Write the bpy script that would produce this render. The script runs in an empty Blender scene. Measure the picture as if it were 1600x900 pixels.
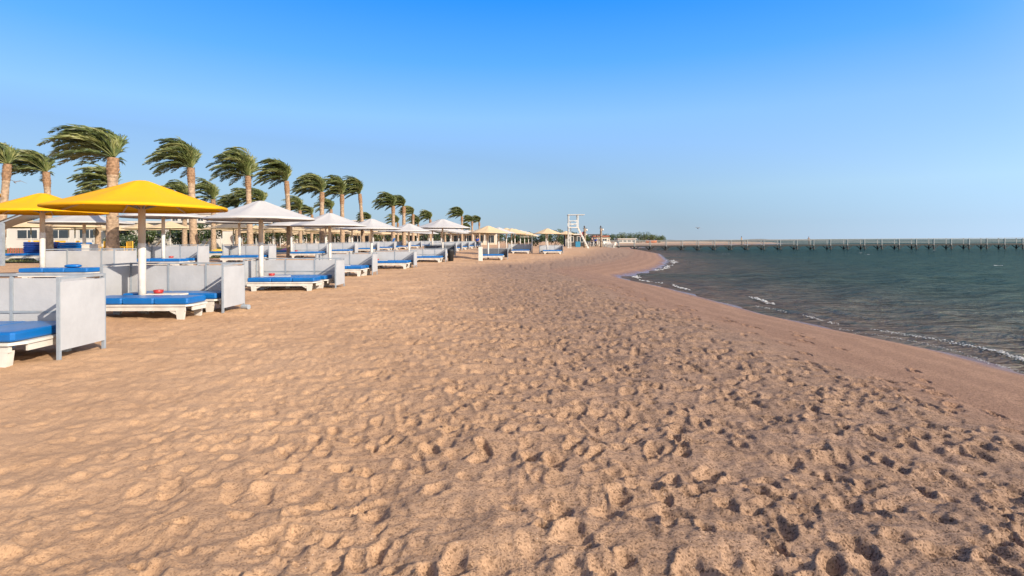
import bpy, bmesh, math, random
import numpy as np
from mathutils import Vector, Matrix
R = math.radians
rng = random.Random(7)
nrs = np.random.RandomState(11)
sc = bpy.context.scene
C = sc.collection

# ------------------------------------------------------------------ camera
EYE = 1.55
cam_d = bpy.data.cameras.new('camera')
cam_d.sensor_width = 36.0
cam_d.lens = 36.0 * 850 / 1600
cam_d.shift_y = -0.0460
cam_d.clip_start = 0.1
cam_d.clip_end = 60000
cam = bpy.data.objects.new('camera', cam_d)
C.objects.link(cam)
cam.matrix_world = Matrix.Translation((0, 0, EYE)) @ Matrix.Rotation(R(90), 4, 'X') @ Matrix.Rotation(R(-0.25), 4, 'Z')
sc.camera = cam

# ------------------------------------------------------------------ world and sun
SUN_DIR = Vector((0.69, -0.585, 0.455)).normalized()
SUN_EL = math.asin(SUN_DIR.z)
SUN_AZ = math.atan2(SUN_DIR.x, SUN_DIR.y)
world = bpy.data.worlds.new('World')
sc.world = world
world.use_nodes = True
wn, wl = world.node_tree.nodes, world.node_tree.links
wn.clear()
sky = wn.new('ShaderNodeTexSky')
sky.sky_type = 'NISHITA'
sky.sun_disc = False
sky.sun_elevation = SUN_EL
sky.sun_rotation = SUN_AZ
sky.altitude = 0
sky.air_density = 1.0
sky.dust_density = 0.1
sky.ozone_density = 2.5
bg = wn.new('ShaderNodeBackground')
bg.inputs['Strength'].default_value = 0.12
wo = wn.new('ShaderNodeOutputWorld')
# the deep polarised blue of the photograph: a smooth gradient by elevation, over all azimuths,
# slightly brighter low down towards the sun, blended with the physical sky
wg = wn.new('ShaderNodeNewGeometry')
sep = wn.new('ShaderNodeSeparateXYZ')
neg = wn.new('ShaderNodeVectorMath'); neg.operation = 'SCALE'; neg.inputs['Scale'].default_value = -1.0
wl.new(wg.outputs['Incoming'], neg.inputs[0])
wl.new(neg.outputs[0], sep.inputs[0])
rp = wn.new('ShaderNodeValToRGB')
stops = [(0.0, (.29, .46, .69)), (.03, (.29, .46, .69)), (.089, (.35, .56, .80)), (.215, (.25, .53, 1.04)), (.309, (.080, .40, 1.10)),
         (.407, (.0, .285, 1.10)), (.60, (.004, .15, .58)), (1.0, (.002, .05, .20))]
els = rp.color_ramp.elements
while len(els) < len(stops): els.new(0.5)
for e, (p_, c_) in zip(els, stops):
    e.position = p_; e.color = (*[v / 1.25 for v in c_], 1)
wl.new(sep.outputs['Z'], rp.inputs[0])
sh_ = Vector((SUN_DIR.x, SUN_DIR.y, 0)).normalized()
dt = wn.new('ShaderNodeVectorMath'); dt.operation = 'DOT_PRODUCT'; dt.inputs[1].default_value = sh_
wl.new(neg.outputs[0], dt.inputs[0])
low = wn.new('ShaderNodeMapRange'); low.inputs[1].default_value = 0.0; low.inputs[2].default_value = 0.22
low.inputs[3].default_value = 1.30; low.inputs[4].default_value = 0.0
wl.new(sep.outputs['Z'], low.inputs[0])
az = wn.new('ShaderNodeMath'); az.operation = 'MULTIPLY_ADD'; az.inputs[2].default_value = 1.06
addd = wn.new('ShaderNodeMath'); addd.operation = 'ADD'; addd.inputs[1].default_value = 0.22
wl.new(dt.outputs['Value'], addd.inputs[0])
wl.new(addd.outputs[0], az.inputs[0]); wl.new(low.outputs[0], az.inputs[1])
sc1 = wn.new('ShaderNodeVectorMath'); sc1.operation = 'SCALE'
azc = wn.new('ShaderNodeClamp'); azc.inputs['Min'].default_value = 0.86; azc.inputs['Max'].default_value = 1.8
wl.new(az.outputs[0], azc.inputs['Value'])
wl.new(rp.outputs[0], sc1.inputs[0]); wl.new(azc.outputs[0], sc1.inputs['Scale'])
sc2 = wn.new('ShaderNodeVectorMath'); sc2.operation = 'SCALE'; sc2.inputs['Scale'].default_value = 1.25 / 0.12 / 2 ** 1.0
wl.new(sc1.outputs[0], sc2.inputs[0])
wm = wn.new('ShaderNodeMix'); wm.data_type = 'RGBA'; wm.inputs[0].default_value = 0.88
wl.new(sky.outputs[0], wm.inputs[6]); wl.new(sc2.outputs[0], wm.inputs[7])
# broad whitish glow round the sun behind the camera, added to fill the shade
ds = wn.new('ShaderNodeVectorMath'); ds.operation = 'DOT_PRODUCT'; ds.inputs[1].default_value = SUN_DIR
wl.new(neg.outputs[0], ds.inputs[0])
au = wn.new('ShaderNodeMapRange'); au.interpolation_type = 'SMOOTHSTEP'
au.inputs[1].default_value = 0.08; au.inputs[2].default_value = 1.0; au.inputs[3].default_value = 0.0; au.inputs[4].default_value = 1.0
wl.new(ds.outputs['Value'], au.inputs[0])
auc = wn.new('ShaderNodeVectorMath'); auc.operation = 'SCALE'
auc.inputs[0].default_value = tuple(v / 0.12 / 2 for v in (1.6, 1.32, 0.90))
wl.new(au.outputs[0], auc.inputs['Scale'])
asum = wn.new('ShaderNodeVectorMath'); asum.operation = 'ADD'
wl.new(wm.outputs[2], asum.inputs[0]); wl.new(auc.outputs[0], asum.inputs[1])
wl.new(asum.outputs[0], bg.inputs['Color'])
wl.new(bg.outputs[0], wo.inputs['Surface'])

sun_d = bpy.data.lights.new('sun', 'SUN')
sun_d.energy = 3.9
sun_d.angle = R(0.5)
sun_d.color = (1.0, 0.885, 0.74)
sun = bpy.data.objects.new('sun', sun_d)
C.objects.link(sun)
sun.rotation_euler = SUN_DIR.to_track_quat('Z', 'Y').to_euler()
sun.location = (30, -20, 40)

sc.view_settings.view_transform = 'Standard'
sc.view_settings.look = 'None'
sc.view_settings.exposure = 1.0
sc.view_settings.gamma = 1.0
sc.view_settings.use_curve_mapping = False
sc.render.engine = 'CYCLES'
sc.cycles.max_bounces = 6
sc.cycles.use_denoising = True
sc.cycles.denoiser = 'OPENIMAGEDENOISE'
sc.cycles.denoising_prefilter = 'ACCURATE'
sc.cycles.denoising_input_passes = 'RGB_ALBEDO_NORMAL'

# ------------------------------------------------------------------ materials
def new_mat(name):
    m = bpy.data.materials.new(name)
    m.use_nodes = True
    nt = m.node_tree
    return m, nt.nodes, nt.links, nt.nodes['Principled BSDF']

def pos_noise(n, l, scale, detail=3, rough=0.55, stretch=None, obj=False):
    if obj:
        tc = n.new('ShaderNodeTexCoord'); src = tc.outputs['Object']
    else:
        g = n.new('ShaderNodeNewGeometry'); src = g.outputs['Position']
    if stretch:
        mp = n.new('ShaderNodeMapping'); mp.inputs['Scale'].default_value = stretch
        l.new(src, mp.inputs['Vector']); src = mp.outputs[0]
    t = n.new('ShaderNodeTexNoise')
    t.inputs['Scale'].default_value = scale
    t.inputs['Detail'].default_value = detail
    t.inputs['Roughness'].default_value = rough
    l.new(src, t.inputs['Vector'])
    return t.outputs['Fac']

def ramp(n, l, fac, stops, interp='LINEAR'):
    r = n.new('ShaderNodeValToRGB')
    r.color_ramp.interpolation = interp
    els = r.color_ramp.elements
    while len(els) < len(stops): els.new(0.5)
    for e, (p, c) in zip(els, stops):
        e.position = p
        e.color = (*c, 1) if len(c) == 3 else c
    l.new(fac, r.inputs[0])
    return r.outputs[0]

def mixc(n, l, fac, a, b, mode='MIX'):
    m = n.new('ShaderNodeMix'); m.data_type = 'RGBA'; m.blend_type = mode
    for sock, v in ((m.inputs[0], fac), (m.inputs[6], a), (m.inputs[7], b)):
        if isinstance(v, (int, float)): sock.default_value = v
        elif isinstance(v, tuple): sock.default_value = (*v, 1)
        else: l.new(v, sock)
    return m.outputs[2]

def mrange(n, l, v, a, b, c=0.0, d=1.0, smooth=True):
    m = n.new('ShaderNodeMapRange')
    if smooth: m.interpolation_type = 'SMOOTHSTEP'
    m.inputs[1].default_value = a; m.inputs[2].default_value = b
    m.inputs[3].default_value = c; m.inputs[4].default_value = d
    l.new(v, m.inputs[0])
    return m.outputs[0]

def bump(n, l, h, strength, dist, nrm=None):
    b = n.new('ShaderNodeBump')
    b.inputs['Strength'].default_value = strength
    b.inputs['Distance'].default_value = dist
    l.new(h, b.inputs['Height'])
    if nrm is not None: l.new(nrm, b.inputs['Normal'])
    return b.outputs[0]

K = 0.76
def basic(name, col, rough=0.6, var=0.18, scale=6.0, spec=0.4, bmp=0.0, bscale=40, metallic=0.0, dirt=None, obj=True, stretch=None):
    """principled with soft wear: colour varied by noise, optional dirt patches"""
    m, n, l, p = new_mat(name)
    col = tuple(c * K for c in col)
    if dirt: dirt = tuple(c * K for c in dirt)
    f = pos_noise(n, l, scale, 4, obj=obj, stretch=stretch)
    lo = tuple(c * (1 - var) for c in col); hi = tuple(min(1, c * (1 + var * 0.6)) for c in col)
    c = ramp(n, l, f, [(0.3, lo), (0.7, hi)])
    if dirt:
        f2 = pos_noise(n, l, scale * 0.45, 6, 0.7, obj=obj)
        k = mrange(n, l, f2, 0.52, 0.75, 0, 0.7)
        c = mixc(n, l, k, c, dirt)
    l.new(c, p.inputs['Base Color'])
    p.inputs['Roughness'].default_value = rough
    p.inputs['Specular IOR Level'].default_value = spec
    p.inputs['Metallic'].default_value = metallic
    if bmp:
        h = pos_noise(n, l, bscale, 3, obj=obj)
        l.new(bump(n, l, h, bmp, 0.01), p.inputs['Normal'])
    return m

def fabric(name, col, trans=0.35, var=0.08):
    m, n, l, p = new_mat(name)
    col = tuple(c * K for c in col)
    f = pos_noise(n, l, 1.6, 5, 0.65, obj=True)
    c = ramp(n, l, f, [(0.3, tuple(x * (1 - var) for x in col)), (0.7, col)])
    l.new(c, p.inputs['Base Color'])
    p.inputs['Roughness'].default_value = 0.75
    p.inputs['Specular IOR Level'].default_value = 0.25
    h = pos_noise(n, l, 5, 3, obj=True)
    nb = bump(n, l, h, 0.25, 0.03)
    l.new(nb, p.inputs['Normal'])
    t = n.new('ShaderNodeBsdfTranslucent')
    l.new(c, t.inputs['Color'])
    mx = n.new('ShaderNodeMixShader'); mx.inputs[0].default_value = trans
    l.new(p.outputs[0], mx.inputs[1]); l.new(t.outputs[0], mx.inputs[2])
    l.new(mx.outputs[0], n['Material Output'].inputs['Surface'])
    return m

M = {}
M['yellow'] = fabric('yellow_canvas', (0.88, 0.445, 0.003), 0.10)
M['white'] = fabric('white_canvas', (0.56, 0.545, 0.525), 0.05, 0.10)
M['cream'] = fabric('cream_canvas', (0.74, 0.56, 0.34), 0.10)
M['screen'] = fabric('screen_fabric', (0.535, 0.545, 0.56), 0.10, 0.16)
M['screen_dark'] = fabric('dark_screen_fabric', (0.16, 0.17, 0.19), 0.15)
M['pole_white'] = basic('white_pole_paint', (0.70, 0.67, 0.60), 0.45, dirt=(0.6, 0.54, 0.44))
M['pole_tan'] = basic('bare_pole', (0.72, 0.58, 0.42), 0.6, scale=9, stretch=(1, 1, 0.1))
M['steel'] = basic('grey_steel', (0.30, 0.34, 0.38), 0.45, dirt=(0.34, 0.30, 0.26))
M['plastic'] = basic('white_plastic', (0.68, 0.64, 0.57), 0.42, dirt=(0.60, 0.52, 0.42), scale=5)
M['blue'] = basic('blue_vinyl', (0.003, 0.135, 0.43), 0.33, var=0.15, scale=3, spec=0.5, bmp=0.35, bscale=7)
M['navy'] = basic('navy_vinyl', (0.006, 0.035, 0.20), 0.4, bmp=0.3, bscale=7)
M['red'] = basic('red_plastic', (0.42, 0.03, 0.03), 0.35)
M['bark'] = basic('palm_bark', (0.40, 0.28, 0.18), 0.9, var=0.45, scale=7, bmp=0.8, bscale=18)
M['boot'] = basic('palm_boot', (0.30, 0.175, 0.095), 0.85, var=0.4, scale=9, bmp=0.6, bscale=20)
M['wood'] = basic('weathered_wood', (0.30, 0.22, 0.15), 0.8, var=0.35, scale=8, stretch=(1, 1, 0.15))
M['pile'] = basic('dark_pile_wood', (0.045, 0.045, 0.042), 0.8, var=0.3)
M['rail'] = basic('pale_rail_wood', (0.31, 0.33, 0.32), 0.7, var=0.2, dirt=(0.4, 0.36, 0.3))
M['deck'] = basic('deck_board', (0.17, 0.17, 0.155), 0.8, var=0.25)
M['wall'] = basic('white_render', (0.60, 0.55, 0.48), 0.85, var=0.1, scale=0.4, dirt=(0.62, 0.56, 0.48))
M['cream_wall'] = basic('cream_render', (0.66, 0.56, 0.42), 0.85, var=0.12, scale=0.4)
M['glass'] = basic('dark_glass', (0.035, 0.045, 0.05), 0.12, spec=0.6)
M['shade'] = basic('dark_kiosk_wall', (0.05, 0.045, 0.04), 0.8)  # plain dark colour of the kiosk walls
M['roof_dark'] = basic('dark_roof', (0.07, 0.06, 0.055), 0.8)
M['terracotta'] = basic('terracotta', (0.40, 0.12, 0.07), 0.8)
M['chair_yellow'] = basic('yellow_wood', (0.72, 0.40, 0.04), 0.5)
M['teal'] = basic('teal_paint', (0.03, 0.22, 0.36), 0.5)
M['orange'] = basic('orange_plastic', (0.75, 0.20, 0.03), 0.45)
M['black'] = basic('black_plastic', (0.025, 0.027, 0.03), 0.5)
M['skin'] = basic('skin', (0.42, 0.25, 0.17), 0.55, var=0.05)
M['hair'] = basic('dark_hair', (0.02, 0.016, 0.013), 0.6)
M['shirt_blue'] = basic('blue_shirt', (0.02, 0.10, 0.50), 0.8)
M['trouser'] = basic('dark_trousers', (0.03, 0.035, 0.05), 0.8)
M['shirt_tan'] = basic('tan_shirt', (0.55, 0.33, 0.10), 0.8)
M['pink'] = basic('pink_towel', (0.55, 0.22, 0.42), 0.9)
M['yellow_towel'] = basic('yellow_towel', (0.75, 0.50, 0.05), 0.9)
M['sky_blue'] = basic('light_blue_towel', (0.12, 0.42, 0.62), 0.8)
M['gull'] = basic('gull_grey', (0.20, 0.20, 0.21), 0.8)
M['foam'] = basic('foam', (0.44, 0.44, 0.43), 0.6, var=0.1, obj=False)
M['redflag'] = fabric('red_flag', (0.50, 0.16, 0.17), 0.3)

def leaf_mat(name, c0, c1, c2):
    m, n, l, p = new_mat(name)
    c0, c1, c2 = [tuple(v * K for v in c) for c in (c0, c1, c2)]
    f = pos_noise(n, l, 2.2, 3)
    oi = n.new('ShaderNodeObjectInfo')
    a = n.new('ShaderNodeMath'); a.operation = 'ADD'
    s = n.new('ShaderNodeMath'); s.operation = 'MULTIPLY_ADD'
    s.inputs[1].default_value = 0.5; s.inputs[2].default_value = -0.25
    l.new(oi.outputs['Random'], s.inputs[0])
    l.new(f, a.inputs[0]); l.new(s.outputs[0], a.inputs[1])
    c = ramp(n, l, a.outputs[0], [(0.25, c0), (0.5, c1), (0.75, c2)])
    l.new(c, p.inputs['Base Color'])
    p.inputs['Roughness'].default_value = 0.42
    t = n.new('ShaderNodeBsdfTranslucent'); l.new(c, t.inputs['Color'])
    mx = n.new('ShaderNodeMixShader'); mx.inputs[0].default_value = 0.22
    l.new(p.outputs[0], mx.inputs[1]); l.new(t.outputs[0], mx.inputs[2])
    l.new(mx.outputs[0], n['Material Output'].inputs['Surface'])
    return m
M['palm'] = leaf_mat('palm_leaf', (0.085, 0.115, 0.030), (0.155, 0.19, 0.055), (0.31, 0.31, 0.11))
M['bush'] = leaf_mat('bush_leaf', (0.03, 0.055, 0.015), (0.06, 0.09, 0.025), (0.11, 0.13, 0.035))
M['grass'] = leaf_mat('grass_blade', (0.07, 0.10, 0.02), (0.13, 0.15, 0.04), (0.24, 0.22, 0.08))

# ------------------------------------------------------------------ terrain
SEA = -0.5
SHORE = [(20, -300), (12, -40), (9, -10), (8.2, 0), (7.85, 5), (7.74, 8.2), (7.81, 9.8), (7.28, 12.4), (6.93, 14.7), (6.83, 17.6),
         (6.69, 22.7), (6.03, 27.7), (5.86, 30), (7.83, 33.3), (9.6, 37), (11.7, 42.2), (15.2, 53), (18, 64.5), (22, 81), (26.6, 113), (28.5, 131),
         (34, 150), (48, 178), (84, 222), (122, 252), (150, 300), (140, 360), (70, 430), (30, 700), (0, 2600)]
LAND = SHORE + [(-4000, 2600), (-4000, -300)]

def smooth(a, b, x):
    t = np.clip((x - a) / (b - a), 0, 1)
    return t * t * (3 - 2 * t)

def shore_dist(X, Y):
    X = np.asarray(X, float); Y = np.asarray(Y, float)
    best = np.full(X.shape, 1e18)
    for (ax, ay), (bx, by) in zip(SHORE[:-1], SHORE[1:]):
        dx, dy = bx - ax, by - ay
        t = np.clip(((X - ax) * dx + (Y - ay) * dy) / (dx * dx + dy * dy), 0, 1)
        best = np.minimum(best, (X - ax - t * dx) ** 2 + (Y - ay - t * dy) ** 2)
    d = np.sqrt(best)
    inside = np.zeros(X.shape, bool)
    P = LAND
    for (ax, ay), (bx, by) in zip(P, P[1:] + P[:1]):
        if ay == by: continue
        cond = ((ay > Y) != (by > Y)) & (X < (bx - ax) * (Y - ay) / (by - ay) + ax)
        inside ^= cond
    return np.where(inside, d, -d)

def base_h(X, Y, s):
    X = np.asarray(X, float); Y = np.asarray(Y, float)
    z = SEA + 0.54 * (1 - np.exp(-np.maximum(s, 0) / 2.3))
    z = z + 0.40 * smooth(14.5, 22, s) + np.clip(0.012 * (s - 22), 0, 0.45)
    z = z + 0.42 * smooth(52, 84, Y) * smooth(3, 9, s) * (1 - smooth(14.5, 22, s))
    z = np.where(s < 0, SEA + np.maximum(s * 0.09, -2.0), z)
    return z

def gz(x, y):
    s = shore_dist(np.array([x]), np.array([y]))
    return float(base_h(np.array([x]), np.array([y]), s)[0])

def gauss_noise(shape, sig, rs):
    """smooth random field with unit deviation, wraps round"""
    a = rs.randn(*shape)
    fy = np.fft.fftfreq(shape[0])[:, None]; fx = np.fft.rfftfreq(shape[1])[None, :]
    sy, sx = sig if isinstance(sig, tuple) else (sig, sig)
    k = np.exp(-2 * math.pi ** 2 * ((fy * sy) ** 2 + (fx * sx) ** 2))
    b = np.fft.irfft2(np.fft.rfft2(a) * k, s=shape)
    return b / b.std()

def stamp(H, x0, y0, res, px, py, ang, a, b, depth, tilt, rim, sharp):
    ext = max(a, b) * 1.75
    i0 = int((px - ext - x0) / res); i1 = int((px + ext - x0) / res) + 1
    j0 = int((py - ext - y0) / res); j1 = int((py + ext - y0) / res) + 1
    if i0 < 0 or j0 < 0 or i1 >= H.shape[1] or j1 >= H.shape[0]: return
    gx = x0 + np.arange(i0, i1) * res - px
    gy = (y0 + np.arange(j0, j1) * res - py)[:, None]
    ca, sa = math.cos(ang), math.sin(ang)
    u = (gx * ca + gy * sa) / a
    v = (-gx * sa + gy * ca) / (b * (1.0 + 0.22 * u))
    r = np.sqrt(u * u + v * v)
    th = np.arctan2(v, u)
    wob = 1 + 0.11 * np.sin(2 * th + py * 31) + 0.10 * np.sin(3 * th + px * 29) + 0.07 * np.sin(5 * th + px * 17 + py * 13)
    r = r * wob
    inner = np.clip(1 - r ** sharp, 0, 1) * (1 + tilt * u)
    w = np.exp(-np.maximum(r - 0.85, 0) ** 2 / 0.06)
    ring = rim * np.exp(-((r - 1.18) / 0.2) ** 2) * (1 + 0.6 * v)
    sub = H[j0:j1, i0:i1]
    H[j0:j1, i0:i1] = sub * (1 - 0.82 * w) + depth * (-inner + ring)

def make_raster(x0, x1, y0, y1, res, density, seed):
    rs = np.random.RandomState(seed)
    nx, ny = int((x1 - x0) / res), int((y1 - y0) / res)
    H = np.zeros((ny, nx))
    n = int((x1 - x0) * (y1 - y0) * density)
    xs = rs.uniform(x0, x1, n); ys = rs.uniform(y0, y1, n)
    ss = shore_dist(xs, ys)
    edge = 3.7 + 0.5 * np.sin(ys * 0.9) + 0.7 * rs.rand(n)
    for k in range(n):
        s = ss[k]
        if s < edge[k]: continue
        zone = 0.20 + 0.80 * float(1 - smooth(7.0, 12.0, np.array(s)))
        ang = rs.normal(math.pi / 2 + 0.35, 0.55) if rs.rand() < 0.75 else rs.uniform(0, math.pi)
        deep = k > n * 0.42
        a = rs.uniform(0.06, 0.128); b = rs.uniform(0.036, 0.068)
        dep = (rs.uniform(0.022, 0.050) if deep else rs.uniform(0.006, 0.015)) * zone
        if not deep: a *= rs.uniform(0.9, 1.5); b *= rs.uniform(0.9, 1.5)
        else: a *= 0.92; b *= rs.uniform(0.95, 1.3)
        if rs.rand() < 0.15: a *= 0.7; b *= 0.75
        stamp(H, x0, y0, res, xs[k], ys[k], ang, a, b, dep, rs.uniform(-0.5, 0.5), rs.uniform(0.12, 0.36), rs.uniform(2.3, 5.0))
    # small sharp nicks and kicked-up holes
    for _ in range(int((x1 - x0) * (y1 - y0) * (5 if res < 0.03 else 1.2))):
        px, py = rs.uniform(x0 + .4, x1 - .4), rs.uniform(y0 + .4, y1 - .4)
        if float(np.interp(py, [q[1] for q in SHORE[1:17]], [q[0] for q in SHORE[1:17]])) - px < 8.5: continue
        f_ = 1 if res < 0.03 else 2.2
        stamp(H, x0, y0, res, px, py, rs.normal(.5, .5), rs.uniform(.03, .085) * f_, rs.uniform(.018, .034) * f_, rs.uniform(.010, .026), rs.uniform(-.4, .4), .3, 3)
    # a few single prints along the edge of the damp sand
    t = y0
    while t < y1:
        t += rs.uniform(0.12, 0.5)
        sx = np.interp(t, [p[1] for p in SHORE[1:17]], [p[0] for p in SHORE[1:17]])
        for q in range(rs.randint(1, 3)):
            px = sx - rs.uniform(2.6, 4.2); py = t + rs.uniform(-.1, .1)
            if x0 + .4 < px < x1 - .4 and y0 + .4 < py < y1 - .4:
                stamp(H, x0, y0, res, px, py, math.pi / 2 + rs.normal(0.1, 0.3), rs.uniform(.09, .16), rs.uniform(.04, .065), rs.uniform(.03, .06), rs.uniform(-.5, .5), .3, 2.6)
    return H

def bil(H, x0, y0, res, X, Y, fade):
    ny, nx = H.shape
    fx = (X - x0) / res; fy = (Y - y0) / res
    ok = (fx > 1) & (fy > 1) & (fx < nx - 3) & (fy < ny - 3)
    fx = np.clip(fx, 1, nx - 3); fy = np.clip(fy, 1, ny - 3)
    i = fx.astype(int); j = fy.astype(int); tx = fx - i; ty = fy - j
    v = (H[j, i] * (1 - tx) + H[j, i + 1] * tx) * (1 - ty) + (H[j + 1, i] * (1 - tx) + H[j + 1, i + 1] * tx) * ty
    e = np.minimum(np.minimum(fx, nx - fx), np.minimum(fy, ny - fy)) * res / fade
    return np.where(ok, v * np.clip(e, 0, 1), 0)

def grid_mesh(name, P, closed):
    """P: (rows, cols, 3) array of points -> quad mesh"""
    rows, cols = P.shape[:2]
    me = bpy.data.meshes.new(name)
    me.vertices.add(rows * cols)
    me.vertices.foreach_set('co', P.reshape(-1).astype(np.float32))
    cc = cols if closed else cols - 1
    r = np.arange(rows - 1)[:, None]; c = np.arange(cc)[None, :]
    c2 = (c + 1) % cols
    q = np.stack([r * cols + c, r * cols + c2, (r + 1) * cols + c2, (r + 1) * cols + c], -1).reshape(-1, 4)
    nf = len(q)
    me.loops.add(nf * 4)
    me.loops.foreach_set('vertex_index', q.reshape(-1).astype(np.int32))
    me.polygons.add(nf)
    me.polygons.foreach_set('loop_start', (np.arange(nf) * 4).astype(np.int32))
    me.polygons.foreach_set('loop_total', np.full(nf, 4, np.int32))
    me.polygons.foreach_set('use_smooth', np.ones(nf, bool))
    me.update(calc_edges=True)
    me.validate()
    return me

def polar(th, rad):
    T, Rr = np.meshgrid(th, rad)
    return np.sin(T) * Rr, np.cos(T) * Rr

fine = np.radians(np.linspace(-58, 58, 940))
rest = np.radians(np.linspace(58, 302, 90)[1:-1])
TH = np.concatenate([fine, rest])[::-1]
RAD = np.concatenate([[0.02, 0.5, 1.0, 1.5], np.geomspace(1.9, 30, 520), np.geomspace(30, 4000, 130)[1:]])
GX, GY = polar(TH, RAD)
GS = shore_dist(GX, GY)
GZ = base_h(GX, GY, GS)
res1, res2 = 0.015, 0.05
A1 = make_raster(-16, 9, -4, 22, res1, 48, 3)
A2 = make_raster(-24, 16, 21, 66, res2, 11, 5)
n1 = gauss_noise(A1.shape, 3.4, nrs) * 0.0030 + gauss_noise(A1.shape, 1.2, nrs) * 0.0022 + gauss_noise(A1.shape, (7, 2.6), nrs) * 0.0026
n2 = gauss_noise(A1.shape, 22, nrs) * 0.007 + gauss_noise(A1.shape, 9, nrs) * 0.0035
r1s = shore_dist(*np.meshgrid(-16 + np.arange(0, A1.shape[1], 8) * res1, -4 + np.arange(0, A1.shape[0], 8) * res1))
dry = np.kron(smooth(3.3, 4.9, r1s), np.ones((8, 8)))[:A1.shape[0], :A1.shape[1]]
ra = gauss_noise(A1.shape, (3.5, 8.0), nrs); rb = gauss_noise(A1.shape, (5.0, 11.0), nrs)
ridge = (np.exp(-(ra / 0.35) ** 2) * 0.0075 + np.exp(-(rb / 0.30) ** 2) * 0.010) * smooth(-0.3, 0.9, gauss_noise(A1.shape, 26, nrs))
ta = gauss_noise(A1.shape, (6.5, 13), nrs); tb = gauss_noise(A1.shape, (4.5, 8), nrs)
ledge = sum(smooth(q - 0.07, q + 0.07, ta) for q in (-1.1, -0.35, 0.3, 1.0)) * 0.0085 + sum(smooth(q - 0.10, q + 0.10, tb) for q in (-0.5, 0.6)) * 0.0065
A1 = A1 * (0.75 + 0.25 * smooth(-1.2, 0.2, gauss_noise(A1.shape, 45, nrs)))
calm = np.kron(0.6 + 0.4 * (1 - smooth(8, 13, r1s)), np.ones((8, 8)))[:A1.shape[0], :A1.shape[1]]
A1 = A1 + dry * (n1 + (n2 + ridge + ledge) * calm) + (1 - dry) * n1 * 0.15
A2 = A2 * 1.7 + gauss_noise(A2.shape, 2.0, nrs) * 0.008
mask2 = smooth(2.6, 4.2, GS)
DZ = bil(A1, -16, -4, res1, GX, GY, 0.8) + bil(A2, -24, 21, res2, GX, GY, 1.0) * mask2
GZ = GZ + np.where(GS > 0.2, DZ, 0)
far_roll = np.sin(GX * 0.31 + 1.3) * np.cos(GY * 0.23) * 0.035 + np.sin(GX * 0.9 + GY * 0.4) * 0.015
GZ += far_roll * smooth(3.5, 8, GS)

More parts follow.
